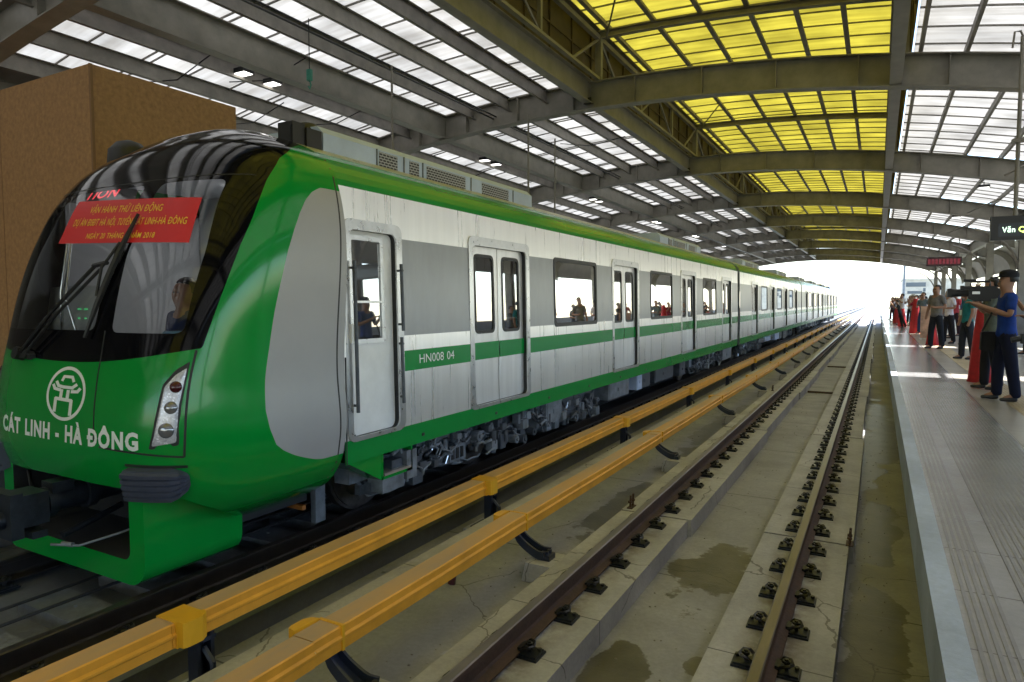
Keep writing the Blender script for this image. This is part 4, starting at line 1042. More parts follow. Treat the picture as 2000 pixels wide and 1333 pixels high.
def equipment(y0, y1, seed):
    rnd = random.Random(seed); y = y0; mats = (BOGIE2, BOGIE, ACM, BOGIE, BOGIE2)
    while y < y1 - .3:
        L = rnd.choice((.35, .55, .8, 1.1, 1.5)); L = min(L, y1 - y); zb = rnd.uniform(.26, .42); xo = rnd.uniform(.0, .14); m = MB(); xf = XC + 1.36 - xo
        k = rnd.random()
        for s in (1, -1):
            a, b_ = sorted((XC + s * .55, XC + s * (1.36 - xo)))
            if k < .2 and s > 0:
                m.tube([(xf - .16, y + .03, .50), (xf - .16, y + L - .03, .50)], .15, 18); m.box(xf - .2, xf - .12, y + .1, y + .14, .5, .80); m.box(xf - .2, xf - .12, y + L - .14, y + L - .1, .5, .80)
            else:
                m.box(a, b_, y, y + L - .03, zb, .70)
                if s > 0:
                    m.box(xf, xf + .008, y + .04, y + L - .07, zb + .04, .66); m.box(xf + .008, xf + .022, y + L * .4, y + L * .4 + .03, zb + .12, zb + .18)
                    for q in (.06, L - .12): m.box(xf - .05, xf + .012, y + q, y + q + .03, .66, .79)
        if rnd.random() < .5: m.tube([(xf - .05, y, .62), (xf, y + L * .5, .58), (xf - .05, y + L + .15, .66)], .02, 6)
        m.box(XC - .5, XC + .5, y, y + L - .03, .45, .78)
        tp(m.build('equipment_box', mats[rnd.randrange(5)], None, 35)); y += L + rnd.choice((.03, .08, .25, .4))
def pipework(y0, y1, n, seed):
    rnd = random.Random(seed)
    for mat in (BOGIE2, BOGIE, CHROME):
        m = MB()
        for _ in range(n if mat is not CHROME else n // 5):
            y = rnd.uniform(y0, y1); x = XC + rnd.uniform(1.14, 1.36); z = rnd.uniform(.26, .62); k = rnd.random(); sz = rnd.uniform(.02, .07)
            if mat is CHROME: m.tube([(x, y, z), (x + .03, y, z)], .012, 8) if k < .5 else m.tube([(x, y, z), (x, y + .05, z + .08)], .008, 6)
            elif k < .35: m.box(x - sz, x + sz * .5, y - sz, y + sz * 1.4, z - sz, z + sz)
            elif k < .55: m.tube([(x - .1, y, z), (x + .01, y, z)], sz * 1.1, 14); m.tube([(x + .01, y, z), (x + .03, y, z)], sz * .5, 10)
            elif k < .7: m.tube([(x, y, z - sz), (x, y, z + sz * 2)], sz * .7, 12)
            else:
                yy = y; zz_ = z; P = [(x, yy, zz_)]
                for q in range(4): yy += rnd.uniform(-.02, .16); zz_ += rnd.uniform(-.09, .09); P.append((x + rnd.uniform(-.02, .02), yy, min(.66, max(.22, zz_))))
                m.tube(P, rnd.uniform(.008, .02), 6)
        o = tp(m.build('underfloor_pipework', mat, None, 40)); o['kind'] = 'stuff'
def ac_unit(y0, y1):
    m = MB(); a, b_ = XC - .93, XC + .93
    m.prism([(a, 3.30), (b_, 3.30), (b_, 3.60), (b_ - .08, 3.67), (a + .08, 3.67), (a, 3.60)], 1, y0, y1); o = tp(m.build('roof_air_conditioner', ACM))
    L = y1 - y0; m = MB(); q = MB()
    for f0, f1 in ((.185, .255), (.305, .345), (.38, .57), (.665, .83)): m.box(b_ + .001, b_ + .006, y0 + L * f0, y0 + L * f1, 3.36, 3.58)
    for f in (.175, .28, .36, .60, .86): q.box(b_ + .001, b_ + .012, y0 + L * f, y0 + L * f + .012, 3.32, 3.60)
    g_ = m.build('vent_grille', GRILLE); g_.parent = o; g_.matrix_parent_inverse = TI.copy() if False else Matrix(); 
    g2 = q.build('cover_joint', BOGIE2); g2.parent = o
    return o
car_hull(4.22, 22.22, [6.28, 10.78, 15.28, 19.85], [8.42, 12.90, 17.42], cab=(4.30, 4.96))
for d in (6.28, 10.78, 15.28, 19.85): make_door(d)
for a in (8.42, 12.90, 17.42): make_window(a)
car_inside(4.9, 22.2); bogie_parts(6.15); bogie_parts(18.6); equipment(8.35, 16.5, 3); equipment(20.6, 22.0, 5)
pipework(4.75, 8.3, 70, 1); pipework(8.3, 10.3, 45, 2); pipework(17.2, 20.2, 40, 3); pipework(23, 28, 40, 4)
m = MB(); m.box(XC + 1.18, XC + 1.22, 5.35, 6.0, .50, .74); m.prism([(5.3, .60), (5.3, .74), (7.6, .74), (7.6, .66), (7.1, .66), (6.7, .58), (6.2, .58), (5.9, .66)], 0, XC + 1.02, XC + 1.12); m.box(XC + 1.0, XC + 1.24, 8.25, 8.55, .30, .66); m.box(XC + 1.05, XC + 1.22, 9.0, 9.12, .34, .68); tp(m.build('bolster_plate', BOGIE2))
ac_unit(4.55, 8.7); ac_unit(15.2, 19.2)
for k in range(3):
    y0 = 22.62 + 20.1 * k; ds = [y0 + 2.4 + 4.6 * i for i in range(4)]; wn = [d + 2.17 for d in ds[:3]]
    car_hull(y0, y0 + 19.7, ds, wn)
    for d in ds: make_door(d)
    for a in wn: make_window(a)
    car_inside(y0, y0 + 19.7); bogie_parts(y0 + 3.2); bogie_parts(y0 + 16.4); equipment(y0 + 5.1, y0 + 14.4, 10 + k)
    ac_unit(y0 + 3.2, y0 + 7.2); ac_unit(y0 + 12.8, y0 + 16.8)
    m = MB(); m.box(XC - .8, XC + .8, y0 - .42, y0 + .02, .95, 3.1)
    for q in range(5): m.box(XC - .84, XC + .84, y0 - .38 + q * .08, y0 - .35 + q * .08, .92, 3.14)
    tp(m.build('gangway_bellows', BLACK))
# cab door
m = MB(); cy0, cy1 = 4.30, 4.96
plate(m, rr(cy0 - .05, cy1 + .075, .862, 2.78, .10), [rr(cy0 + .015, cy1 - .012, .90, 2.69, .08)], lambda z: wallx(z, 1) + .014, 1, .016); tp(m.build('cab_door_frame', ALU, None, 30))
m = MB(); lp = rr(cy0 + .012, cy1 - .01, .897, 2.693, .08); k = len(lp)
m.add([(wallx(z, 1) - .002, a, z) for a, z in lp] + [(wallx(z, 1) - .085, a, z) for a, z in lp], [(i, (i + 1) % k, k + (i + 1) % k, k + i) for i in range(k)]); tp(m.build('cab_door_jamb', BLACK))
m = MB(); plate(m, [(cy0, .88), (cy1, .88), (cy1, 2.72), (cy0, 2.72)], [rr(cy0 + .09, cy1 - .17, 1.73, 2.62, .02)], lambda z: wallx(z, 1) - .05, 1, .03)
cd = tp(m.build('cab_door', WHITEP))
m = MB(); plate(m, rr(cy0 + .06, cy1 - .14, 1.70, 2.65, .03), [rr(cy0 + .10, cy1 - .18, 1.74, 2.61, .02)], lambda z: wallx(z, 1) - .04, 1, .012)
for z in (2.06,): m.box(wallx(z, 1) - .05, wallx(z, 1) - .035, cy0 + .09, cy1 - .17, z, z + .02)
g_ = m.build('cab_window_frame', ALU); g_.parent = cd
m = MB(); m.add([(wallx(1.7, 1) - .056, cy0 + .08, 1.72), (wallx(1.7, 1) - .056, cy1 - .16, 1.72), (wallx(2.62, 1) - .056, cy1 - .16, 2.63), (wallx(2.62, 1) - .056, cy0 + .08, 2.63)], [(0, 1, 2, 3)]); g_ = m.build('cab_window_pane', SGLASS); g_.parent = cd
m = MB()
for y_, za, zb in ((cy0 + .03, 1.12, 2.42), (cy1 + .0, 1.12, 1.74), (cy1 + .0, 1.80, 2.42)):
    x = wallx(1.7, 1) + .055; m.tube([(x + .0, y_, za), (x - .02, y_, zb)], .016, 8)
    for z in (za + .06, zb - .06): m.tube([(x, y_, z), (x - .07, y_, z)], .012, 6)
tp(m.build('cab_handrail', BOGIE, None, 50))
m = MB(); m.box(wallx(1.8, 1) - .02, wallx(1.8, 1) + .035, cy0 - .01, cy0 + .06, 1.72, 1.88); tp(m.build('door_lock_box', WHITEP))
# car number on the stripe, small details on the side
vs, fs = fit_text('HN008 04', 5.27, 5.88, 1.47, 1.555, .0); m = MB(); m.add([(wallx(z, 1) + .003, y, z) for y, z in vs], fs); tp(m.build('car_number', WHITEL))
m = MB()
for y_ in (4.235, 22.21): m.box(wallx(1.5, 1) - .02, wallx(.7, 1) + .004, y_ - .006, y_ + .006, .68, 1.6)
for y_ in np.arange(5.3, 22, 1.45): m.box(wallx(.8, 1) - .01, wallx(.8, 1) + .006, y_, y_ + .04, .74, .77)
tp(m.build('side_detail', BLACK))
m = MB(); m.box(wallx(2.9, 1) - .01, wallx(2.9, 1) + .003, 5.05, 22.2, 2.765, 2.772); m.box(wallx(2.9, 1) - .01, wallx(2.9, 1) + .003, 22.7, 82, 2.765, 2.772); tp(m.build('side_crease', ALU))
# step and lifeguard under the cab
m = MB(); yv = 4.75; xs_ = XC + 1.40
m.box(xs_ - .42, xs_, yv, yv + .02, .42, .68); m.box(xs_ - .42, xs_, yv + .44, yv + .46, .46, .68); m.box(xs_ - .42, xs_, yv, yv + .46, .42, .45); m.box(xs_ - .42, xs_ - .40, yv, yv + .46, .42, .68)
m.prism([(yv - .45, .67), (yv, .67), (yv, .42)], 0, xs_ - .42, xs_ - .005); tp(m.build('cab_step', GREEN))
m = MB(); m.box(xs_ - .40, xs_ + .008, yv + .03, yv + .43, .452, .475); tp(m.build('step_tread', ALU))
m = MB(); m.box(XC + .90, XC + .96, 4.35, 4.47, .06, .5); m.box(XC + .86, XC + 1.0, 4.33, 4.49, .5, .7); tp(m.build('life_guard', BOGIE2))
m = MB(); m.box(XC + .2, XC + .95, 4.2, 4.24, .22, .26); tp(m.build('sensor_bar', M('orange_bar', (.35, .12, .02), .6)))
m = MB(); m.box(xs_ - .2, xs_ - .02, 4.78, 5.1, .28, .42); m.box(xs_ - .22, xs_ + .0, 5.12, 5.28, .34, .62); tp(m.build('junction_box', BOGIE2))
# equipment on the cab roof
m = MB(); m.box(-4.64, -4.46, 4.20, 4.34, 3.40, 3.63); m.box(-4.66, -4.44, 4.342, 4.52, 3.40, 3.60); m.box(-4.62, -4.475, 4.192, 4.198, 3.46, 3.60); m.tube([(-4.72, 4.62, 3.50), (-4.72, 4.62, 3.66), (-4.72, 4.62, 3.72), (-4.72, 4.62, 3.74)], [.15, .14, .09, .02], 18); tp(m.build('roof_antenna', BLACK, None, 40))
m = MB(); m.tube([(-6.40, 3.95, 3.30), (-6.40, 3.95, 3.52), (-6.40, 3.95, 3.60), (-6.40, 3.95, 3.63)], [.20, .18, .11, .02], 18); tp(m.build('roof_dome', BLACK, None, 60))

# ================================================================ PEOPLE
_mc = {}
def cloth(c, r=.8):
    k = tuple(c)
    if k not in _mc: _mc[k] = M('cloth', c, r, 0, (12, .18), (40, .1), .25)
    return _mc[k]
SKIN = M('skin', (.30, .155, .095), .55, 0, (10, .08)); HAIR = M('black_hair', (.008, .007, .007), .5); SHOE = M('dark_shoe', (.015, .014, .014), .45)
def skin_obj(name, nodes, edges, mat, root=0, sub=2):
    me = bpy.data.meshes.new(name); me.from_pydata([n[0] for n in nodes], edges, []); o = bpy.data.objects.new(name, me); COL.objects.link(o)
    md = o.modifiers.new('s', 'SKIN'); sv = me.skin_vertices[0].data
    for i, n in enumerate(nodes):
        r = n[1]; sv[i].radius = r if isinstance(r, tuple) else (r, r); sv[i].use_root = (i == root)
    md.use_smooth_shade = True; md.branch_smoothing = .3
    s = o.modifiers.new('u', 'SUBSURF'); s.levels = sub; s.render_levels = sub
    dg = bpy.context.evaluated_depsgraph_get(); nm = bpy.data.meshes.new_from_object(o.evaluated_get(dg)); bpy.data.objects.remove(o); bpy.data.meshes.remove(me)
    nm.materials.clear(); nm.materials.append(mat); nm.polygons.foreach_set('use_smooth', [True] * len(nm.polygons)); nm.name = name
    o = bpy.data.objects.new(name, nm); COL.objects.link(o); return o
ARM = {'down': ((.245, -.01, 1.13), (.25, .07, .88), (.245, .10, .79)), 'hold': ((.25, -.02, 1.13), (.13, .22, 1.12), (.07, .29, 1.15)),
       'camera': ((.27, .14, 1.20), (.13, .30, 1.47), (.07, .33, 1.54)), 'hip': ((.36, -.08, 1.18), (.21, .06, 1.00), (.15, .10, .98)),
       'reach': ((.25, .03, 1.15), (.12, .30, 1.27), (.07, .38, 1.31)), 'up': ((.26, .12, 1.24), (.20, .18, 1.50), (.18, .18, 1.59))}
def person(label, x, y, face, h, la, ra, shirt, pants, cap=None, hair=True, fingers=False, step=.05, vest=None, badge=False, group='people standing on the near platform', lean=0.):
    N = []; E_ = []
    def nd(p, r, par=None):
        N.append((p, r)); 
        if par is not None: E_.append((par, len(N) - 1))
        return len(N) - 1
    pel = nd((0, 0, .95), (.135, .10)); wa = nd((0, 0, 1.10), (.12, .09), pel); ch = nd((0, .01, 1.27), (.15, .10), wa); uc = nd((0, 0, 1.40), (.12, .08), ch)
    nk = nd((0, .01, 1.475), (.052, .052), uc); h0 = nd((0, .025, 1.54), (.072, .088), nk); h1 = nd((0, .015, 1.62), (.092, .112), h0); nd((0, .005, 1.70), (.075, .09), h1)
    nd((0, .125, 1.585), .014, h0); A = {}
    for s, pose in ((-1, la), (1, ra)):
        sh = nd((s * .17, 0, 1.405), .055, uc); e, w_, hd = ARM[pose]; a = nd((s * e[0], e[1], e[2]), .043, sh); b_ = nd((s * w_[0], w_[1], w_[2]), .030, a); c = nd((s * hd[0], hd[1], hd[2]), (.038, .022), b_)
        if fingers:
            d = (Vector(hd) - Vector(w_)).normalized(); d.x *= s; sd = Vector((d.y, -d.x, 0)).normalized() if abs(d.z) < .9 else Vector((0, 1, 0)); H_ = Vector((s * hd[0], hd[1], hd[2]))
            for q, ln in zip((-.027, -.009, .009, .027), (.065, .078, .074, .06)):
                f1 = nd(tuple(H_ + sd * q + d * .035), .010, c); f2 = nd(tuple(H_ + sd * q * 1.1 + d * (.035 + ln * .6) - Vector((0, 0, .01))), .009, f1); nd(tuple(H_ + sd * q * 1.1 + d * (.03 + ln) - Vector((0, 0, .03))), .008, f2)
            f1 = nd(tuple(H_ - sd * .035 - d * .01), .011, c); nd(tuple(H_ - sd * .055 + d * .03), .009, f1)
    for s in (-1, 1):
        hp = nd((s * .09, 0, .88), .078, pel); kn = nd((s * .10, step * s + .01, .50), .052, hp); an = nd((s * .105, step * s * 1.6 - .02, .10), .036, kn); nd((s * .115, step * s * 1.6 + .12, .035), (.036, .028), an)
    body = skin_obj('person', N, E_, SKIN)
    # clothes
    def part(name, nodes, edges, mat, root=0): o = skin_obj(name, nodes, edges, mat, root); o.parent = body; return o
    n2 = [((0, 0, .84), (.166, .132)), ((0, 0, .93), (.164, .130)), ((0, 0, 1.10), (.142, .110)), ((0, .01, 1.27), (.170, .120)), ((0, 0, 1.41), (.135, .092)), ((0, .005, 1.455), (.07, .062))]; e2 = [(0, 1), (1, 2), (2, 3), (3, 4), (4, 5)]
    for s, pose in ((-1, la), (1, ra)):
        e = ARM[pose][0]; i = len(n2); n2 += [((s * .175, 0, 1.405), .072), ((s * (.175 + (e[0] - .175) * .8), e[1] * .8, 1.405 + (e[2] - 1.405) * .8), .062)]; e2 += [(4, i), (i, i + 1)]
    part('shirt', n2, e2, cloth(shirt), 2)
    if vest: part('vest', [((0, 0, .95), (.168, .13)), ((0, 0, 1.12), (.158, .124)), ((0, .01, 1.28), (.184, .132)), ((0, 0, 1.40), (.14, .10))], [(0, 1), (1, 2), (2, 3)], cloth(vest), 1)
    n3 = [((0, 0, 1.03), (.135, .108)), ((0, 0, .90), (.150, .118))]; e3 = [(0, 1)]
    for s in (-1, 1): i = len(n3); n3 += [((s * .09, 0, .82), .10), ((s * .10, step * s + .005, .50), .080), ((s * .105, step * s * 1.6 - .02, .12), .068), ((s * .105, step * s * 1.6 - .02, .05), .066)]; e3 += [(1, i), (i, i + 1), (i + 1, i + 2), (i + 2, i + 3)]
    part('trousers', n3, e3, cloth(pants), 1)
    for s in (-1, 1): part('shoe', [((s * .105, step * s * 1.6 - .05, .045), (.042, .040)), ((s * .112, step * s * 1.6 + .06, .04), (.045, .034)), ((s * .118, step * s * 1.6 + .16, .032), (.036, .024))], [(0, 1), (1, 2)], SHOE)
    if hair:
        m = MB(); rings = []
        for k in range(9):
            ph = pi * (.02 + .62 * k / 8); ring = []
            for q in range(20):
                a = 2 * pi * q / 20; X_, Y_, Z_ = .090 * sin(ph) * cos(a), .108 * sin(ph) * sin(a), .100 * cos(ph)
                if Y_ > .03 and Z_ < .045: X_ *= .72; Y_ *= .70
                ring.append((X_, Y_ - .010, 1.640 + Z_))
            rings.append(ring)
        m.sweep(rings, 0, True, True); o = m.build('hair', HAIR, None, 60); o.parent = body
    if cap:
        m = MB(); rings = [[(.096 * cos(a) * r, .0 + .114 * sin(a) * r, z) for a in [2 * pi * i / 20 for i in range(20)]] for r, z in ((1, 1.66), (1.0, 1.70), (.88, 1.735), (.6, 1.755), (.1, 1.765))]
        m.sweep(rings, 0, True, True)
        rings = [[(.08 * sx, .095 + t * .11 - .02 * sx * sx, 1.675 - .02 * t - .012 * sx * sx + dz) for sx in np.linspace(-1, 1, 9)] for t, dz in ((0, 0), (1, 0), (1, .006), (0, .008))]
        m.sweep(rings + [rings[0]], 0, False); o = m.build('cap', cloth(cap), None, 50); o.parent = body
    if badge:
        m = MB(); m.box(-.045, .045, .148, .154, 1.05, 1.17); o = m.build('badge', M('badge', (.55, .65, .6), .4)); o.parent = body
        m = MB(); m.tube([(-.06, .10, 1.44), (-.01, .150, 1.18), (.01, .150, 1.18), (.06, .10, 1.44)], .006, 5); o = m.build('lanyard', cloth((.05, .1, .3))); o.parent = body
    # eyes and mouth as small surface marks
    m = MB()
    for s in (-1, 1): m.tube([(s * .030, .080, 1.605), (s * .030, .102, 1.605)], .008, 8)
    o = m.build('eyes', HAIR); o.parent = body
    body.scale = (h / 1.72,) * 3; body.rotation_euler = (lean, 0, face); body.location = (x, y, .752)
    return tag(body, label, 'person', group)
L_ = pi / 2       # facing the train (-X)
drv = person('train driver in dark blue uniform bending down inside the cab behind the windscreen', -5.10, 3.60, pi, 1.66, 'hold', 'down', (.012, .025, .09), (.015, .02, .05), group=None); drv.location.z = .60
person('man in blue t-shirt, navy trousers and black cap, arms raised to a camera', 1.50, 10.85, L_ + .1, 1.70, 'reach', 'reach', (.010, .04, .22), (.008, .010, .028), cap=(.01, .01, .012), fingers=True)
person('man in olive shirt behind the red post, shouldering the big video camera', 1.50, 12.15, L_, 1.66, 'camera', 'up', (.10, .11, .08), (.02, .02, .025), fingers=True)
person('man in teal polo shirt with hanging badge and dark trousers, arms down', 1.80, 18.3, L_ + .3, 1.66, 'down', 'down', (.02, .17, .18), (.02, .022, .03), badge=True)
person('man at the right frame edge in dark grey shirt, only his arm showing', 1.86, 10.2, L_ - .2, 1.70, 'down', 'hold', (.03, .05, .09), (.02, .02, .025), fingers=True)
person('tall man in grey-brown vest and black trousers watching the train', 1.44, 22.0, pi * .75, 1.78, 'hold', 'down', (.16, .15, .15), (.015, .016, .022), vest=(.19, .175, .155))
person('man in white shirt and black trousers behind the man in grey-brown vest', 1.96, 24.9, L_ + .5, 1.72, 'hold', 'down', (.58, .56, .62), (.015, .015, .02))
person('person in purple shirt with pale badge right of the white-shirted man', 2.42, 24.5, L_ + .8, 1.60, 'down', 'down', (.10, .08, .22), (.03, .035, .03), badge=True)
person('man in grey-blue t-shirt and navy jeans holding white paper by the red post', 1.62, 32.0, pi * .8, 1.70, 'hold', 'hold', (.14, .18, .21), (.02, .04, .10))
person('woman in dark red top behind the tall far red post', 1.45, 33.6, pi * .7, 1.60, 'camera', 'camera', (.22, .02, .04), (.03, .03, .04))
person('person in dark shirt leaning forward near the platform edge with a camera', 1.20, 39.5, L_, 1.45, 'camera', 'camera', (.03, .035, .04), (.02, .02, .02), lean=-.25)
person('man in white short-sleeved shirt and black trousers far down the platform', 1.22, 44.5, L_ + .4, 1.78, 'camera', 'camera', (.62, .60, .60), (.012, .012, .015))
person('person in patterned pink-grey shirt with pale cap in the far crowd', 1.62, 41.0, L_ + .3, 1.68, 'camera', 'hold', (.38, .25, .24), (.03, .05, .06), cap=(.35, .33, .3))
far_ = [(.98, 50.5, (.10, .10, .12), 'dark grey shirt at the edge end of the far crowd'), (1.35, 51.5, (.30, .28, .30), 'pale grey shirt, second from the edge in the far crowd'), (.92, 56, (.16, .10, .16), 'purple shirt farthest along the platform edge'),
        (1.75, 48, (.45, .42, .46), 'light shirt behind the pink-grey one in the far crowd'), (2.0, 38, (.25, .03, .04), 'red shirt behind the crowd beside the woman in dark red'), (2.3, 35, (.10, .11, .12), 'charcoal shirt behind the man holding paper'),
        (1.95, 44, (.04, .05, .07), 'black shirt in the middle of the far crowd'), (2.6, 30.5, (.5, .06, .08), 'bright red top behind the purple shirt'), (2.95, 31.5, (.42, .10, .12), 'pinkish red top behind the teal polo'), (2.2, 28.5, (.07, .07, .08), 'black shirt half hidden behind the white shirt'),
        (1.45, 57.5, (.3, .3, .32), 'grey shirt in the last row of the far crowd'), (2.9, 37, (.5, .5, .5), 'white shirt at the back of the platform'), (3.3, 20.5, (.12, .13, .12), 'dark green shirt right behind the cameraman')]
far_ += [(1.7, 36, (.08, .08, .10), 'black jacket just beyond the poster stand'), (2.5, 41, (.35, .36, .40), 'silver grey top deep in the crowd'), (2.7, 46, (.2, .22, .3), 'slate blue shirt deep in the crowd'), (1.2, 53.5, (.5, .48, .47), 'off-white shirt near the edge in the last rows'),
         (3.4, 26, (.06, .07, .08), 'black shirt at the back beyond the teal polo'), (2.9, 22.5, (.16, .05, .05), 'maroon shirt at the back right'), (1.6, 60, (.15, .14, .16), 'dark top at the very end of the crowd'), (2.3, 52, (.3, .08, .1), 'brick red shirt in the last rows')]
for i, (x, y, c, t_) in enumerate(far_):
    person('distant person in ' + t_, x, y, L_ + (i % 4) * .25, 1.58 + .04 * (i % 4), ('camera', 'down', 'hold')[i % 3], ('camera', 'hip', 'down')[i % 3], c, (.02 + .02 * (i % 3), .02, .03), hair=True)

# video camera on the second cameraman's shoulder, still camera at the right edge
vc = empty('video_camera', (1.22, 11.75, 2.20)); tag(vc, 'large black shoulder video camera held in front of the man in blue', 'video camera')
m = MB(); m.box(-.16, .28, -.07, .07, -.09, .10); m.prism([(-.16, -.09), (.20, -.09), (.20, -.13), (-.05, -.13)], 1, -.05, .05); m.box(.28, .38, -.06, .06, -.08, .07); m.tube([(-.12, 0, .10), (-.12, 0, .17), (.18, 0, .17), (.18, 0, .10)], .02, 6); m.build('camera_body', BLACK, vc)
m = MB(); m.tube([(-.16, 0, 0), (-.36, 0, 0), (-.44, 0, 0)], [.055, .06, .075], 18); m.box(-.50, -.43, -.09, .09, -.065, .065); m.build('lens', BLACK, vc, 40)
m = MB(); m.box(-.26, -.08, -.13, -.075, .05, .10); m.box(-.30, -.24, -.14, -.07, .04, .11); m.build('viewfinder', BLACK, vc)
m = MB(); m.tube([(-.24, 0, .19), (-.04, 0, .19)], .022, 10); m.build('microphone', BLACK, vc, 40)
m = MB(); m.box(-.1, .02, -.073, -.071, -.02, .02); m.build('camera_plate', ALU, vc); vc.scale = (.76, .9, .95); vc.location.x = 1.27
bc = empty('still_camera', (1.62, 10.15, 1.62)); tag(bc, 'black still camera held low at the right frame edge', 'camera')
m = MB(); m.box(-.07, .07, -.05, .05, -.06, .06); m.prism([(-.03, .06), (.03, .06), (.02, .09), (-.02, .09)], 1, -.03, .03); m.build('camera_body', BLACK, bc); m = MB(); m.tube([(-.07, 0, 0), (-.17, 0, -.02)], .035, 16); m.build('lens', BLACK, bc, 40)
sp = empty('camera_bag', (1.33, 11.0, 1.55)); tag(sp, 'black camera bag hanging beside the man in blue', 'bag')
m = MB(); m.prism(rpoly([(-.10, -.14), (.10, -.14), (.11, .12), (-.09, .12)], .03), 1, -.07, .07); m.build('bag_body', cloth((.015, .015, .017)), sp, 40); m = MB(); m.tube([(-.08, 0, .12), (.05, 0, .45), (.22, 0, .42)], .014, 6); m.build('strap', BLACK, sp)

# red draped posts along the platform
def red_post(x, y, h, r, label):
    e = empty('red_post', (x, y, .752)); tag(e, label, 'post', 'red draped posts on the platform'); m = MB(); rings = []; n = 28
    for z, rr_ in ((0, 1.05), (.12, 1.0), (.35, .9), (.6, .75), (.8, .6), (.93, .5), (1.0, .45), (1.0, .02)):
        rings.append([(r * rr_ * cos(a) * (1 + .10 * (1 - z) * cos(7 * a)), r * rr_ * sin(a) * (1 + .10 * (1 - z) * cos(7 * a)), z * h) for a in [2 * pi * i / n for i in range(n)]])
    m.sweep(rings, 0, True, True); m.build('drape', REDC, e, 60)
    m = MB(); m.tube([(0, 0, .0), (0, 0, .02)], r * 1.15, 20); m.build('base', REDC, e, 40); m = MB(); m.tube([(0, 0, h), (0, 0, h + .05)], .03, 10); m.build('post_top', ALU, e, 40)
red_post(1.52, 13.3, 1.30, .17, 'large red draped post beside the man in blue')
red_post(1.48, 24.0, .62, .16, 'short red draped post at the feet of the man in grey-brown vest')
red_post(1.38, 32.5, 1.45, .20, 'tall red draped post left of the man holding paper')
red_post(1.16, 41.5, .95, .20, 'red draped post near the platform edge by the pink-grey shirt')
red_post(1.05, 48.5, .95, .2, 'farthest red draped post by the platform edge')
pb_ = empty('poster_stand', (1.78, 27.5, .752)); tag(pb_, 'pale stand with orange and white panel behind the man in grey-brown vest', 'stand')
m = MB(); m.box(-.45, .05, -.02, .02, .05, 1.15); m.build('panel', M('pale_orange_panel', (.55, .33, .22), .6, 0, (3, .5)), pb_); m = MB(); m.box(-.45, -.40, -.15, .15, 0, .05); m.box(0, .05, -.15, .15, 0, .05); m.build('foot', ALU, pb_)

# hanging signs
hs = empty('hanging_sign', (1.47, 12.5, 3.0)); tag(hs, 'black hanging platform sign with green and white station name lettering', 'sign')
m = MB(); m.box(0, 2.3, -.06, .06, 0, .36); m.build('sign_box', SIGNK, hs); m = MB(); m.box(.09, 2.2, -.066, -.061, .05, .25); m.build('sign_panel', SIGNG, hs)
for s_, a, b_, mt in (('Văn', .14, .30, emit('pale_green_led', (.55, .8, .6), .7)), ('Quán', .34, .60, emit('yellow_green_led', (.62, .85, .18), .8))):
    vs, fs = fit_text(s_, a, b_, .115, .195, .02); m = MB(); m.add([(x, -.070, z) for x, z in vs], fs); m.build('sign_lettering', mt, hs)
m = MB(); m.tube([(.3, 0, .36), (.3, 0, 3.0)], .028, 8); m.tube([(.3, 0, 3.0), (.27, 0, 3.08), (.2, 0, 3.08), (.18, 0, 2.85)], .016, 6); m.tube([(1.9, 0, .36), (1.9, 0, 3.0)], .028, 8); m.box(.22, .38, -.06, .06, 1.45, 1.5); m.build('hanger', STEEL, hs, 50)
ls = empty('led_sign', (3.2, 45, 4.1)); tag(ls, 'dark red unlit looking LED display hanging far down the platform', 'sign')
m = MB(); m.box(-.85, .85, -.08, .08, 0, .50); m.build('display_box', M('dark_red_display', (.05, .02, .02), .5), ls); m = MB()
for k in range(9): m.box(-.76 + k * .175, -.64 + k * .175, -.084, -.081, .10, .40)
m.build('display_panel', emit('dim_red_led', (.5, .05, .08), .10), ls); m = MB(); m.tube([(-.7, 0, .5), (-.7, 0, 1.6)], .03, 6); m.tube([(.7, 0, .5), (.7, 0, 1.6)], .03, 6); m.build('hanger', STEEL, ls)

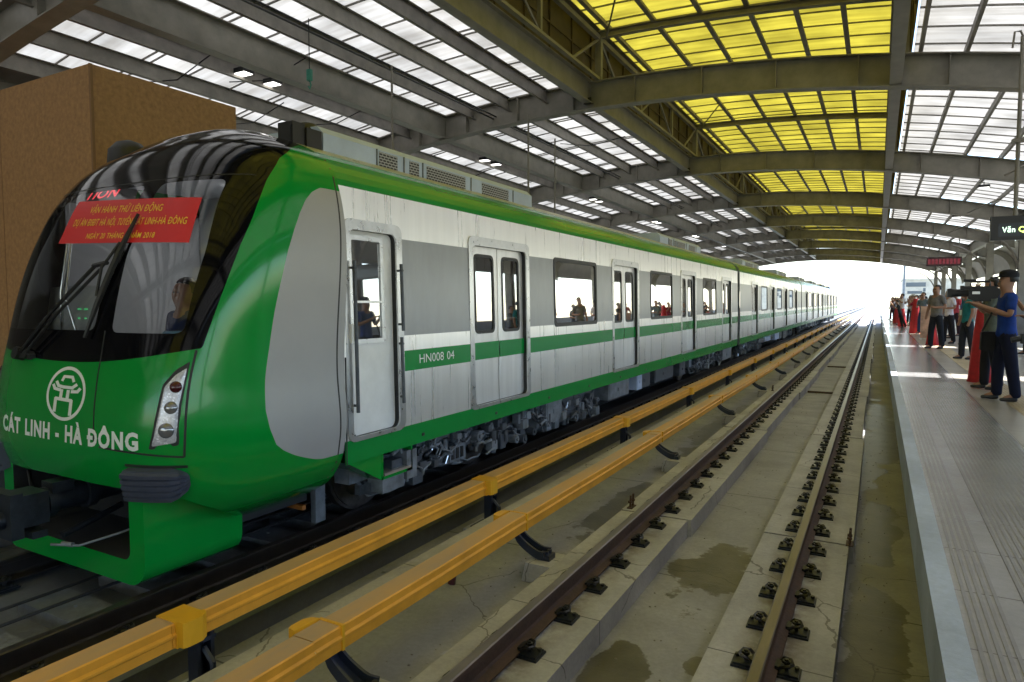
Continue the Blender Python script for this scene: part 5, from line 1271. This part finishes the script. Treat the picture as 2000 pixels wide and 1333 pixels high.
# parapet, added light-blocking wall, far building and mast
pw = MB(); pw.box(6.45, 6.6, -20, 88, .75, 1.85); o = pw.build('parapet_wall', EDGE); tag(o, 'low pale parapet wall at the back of the near platform', 'wall')
pw = MB(); pw.box(-17.3, -17.1, -40, 12, .75, 5.3); pw.box(-17.3, -17.1, 12, 88, .75, 2.4); o = pw.build('light_block_wall', CLAD); tag(o, 'added grey wall behind the far platform, blocking light from the left', 'wall')  # unseen wall added to cut the light coming in from the left
fb = empty('far_building', (6.7, 110, -2)); tag(fb, 'cream low building with dark strip windows beyond the station end', 'building')
m = MB(); m.box(-3.7, 3.7, 0, 8, 0, 7.1); m.box(-3.8, 3.8, -.1, 8.1, 7.1, 7.35); m.build('wall', FARB, fb); WIN = M('dark_strip_glass', (.10, .12, .14), .2)
for x0, x1, z0, z1 in ((-3.3, -.9, 6.2, 6.8), (-3.1, -1.3, 5.2, 5.6), (-1.2, -.9, 5.5, 6.0)): m = MB(); m.box(x0, x1, -.03, .01, z0, z1); m.build('window', WIN, fb)
m = MB(); m.tube([(0, 0, 0), (0, 0, 10)], .16, 10); m.box(-.5, .5, -.05, .05, 8.8, 9.0); o = m.build('mast', BOGIE2, None, 40); o.location = (3.05, 106, -1); tag(o, 'thin grey mast in front of the far cream building', 'mast')
# grit and small litter on the trackbed
gr = MB(); rg = random.Random(5)
for _ in range(420):
    x = rg.choice((rg.uniform(-1.62, -.94), rg.uniform(-3.2, -2.42), rg.uniform(-.13, .24))); y = 2.5 + 16 * rg.random() ** 1.5; q = rg.uniform(.004, .014); a = rg.uniform(0, 3.1)
    pts = [(x + q * cos(a + k * 1.57) * rg.uniform(.6, 1.2), y + q * sin(a + k * 1.57) * rg.uniform(.6, 1.2), -.381) for k in range(4)]
    gr.add(pts + [(x, y, -.38 + q * .7)], [(0, 1, 4), (1, 2, 4), (2, 3, 4), (3, 0, 4)])
gm = gr.build('grit', concrete('grit_stone', (.22, .20, .17))); gm['kind'] = 'stuff'
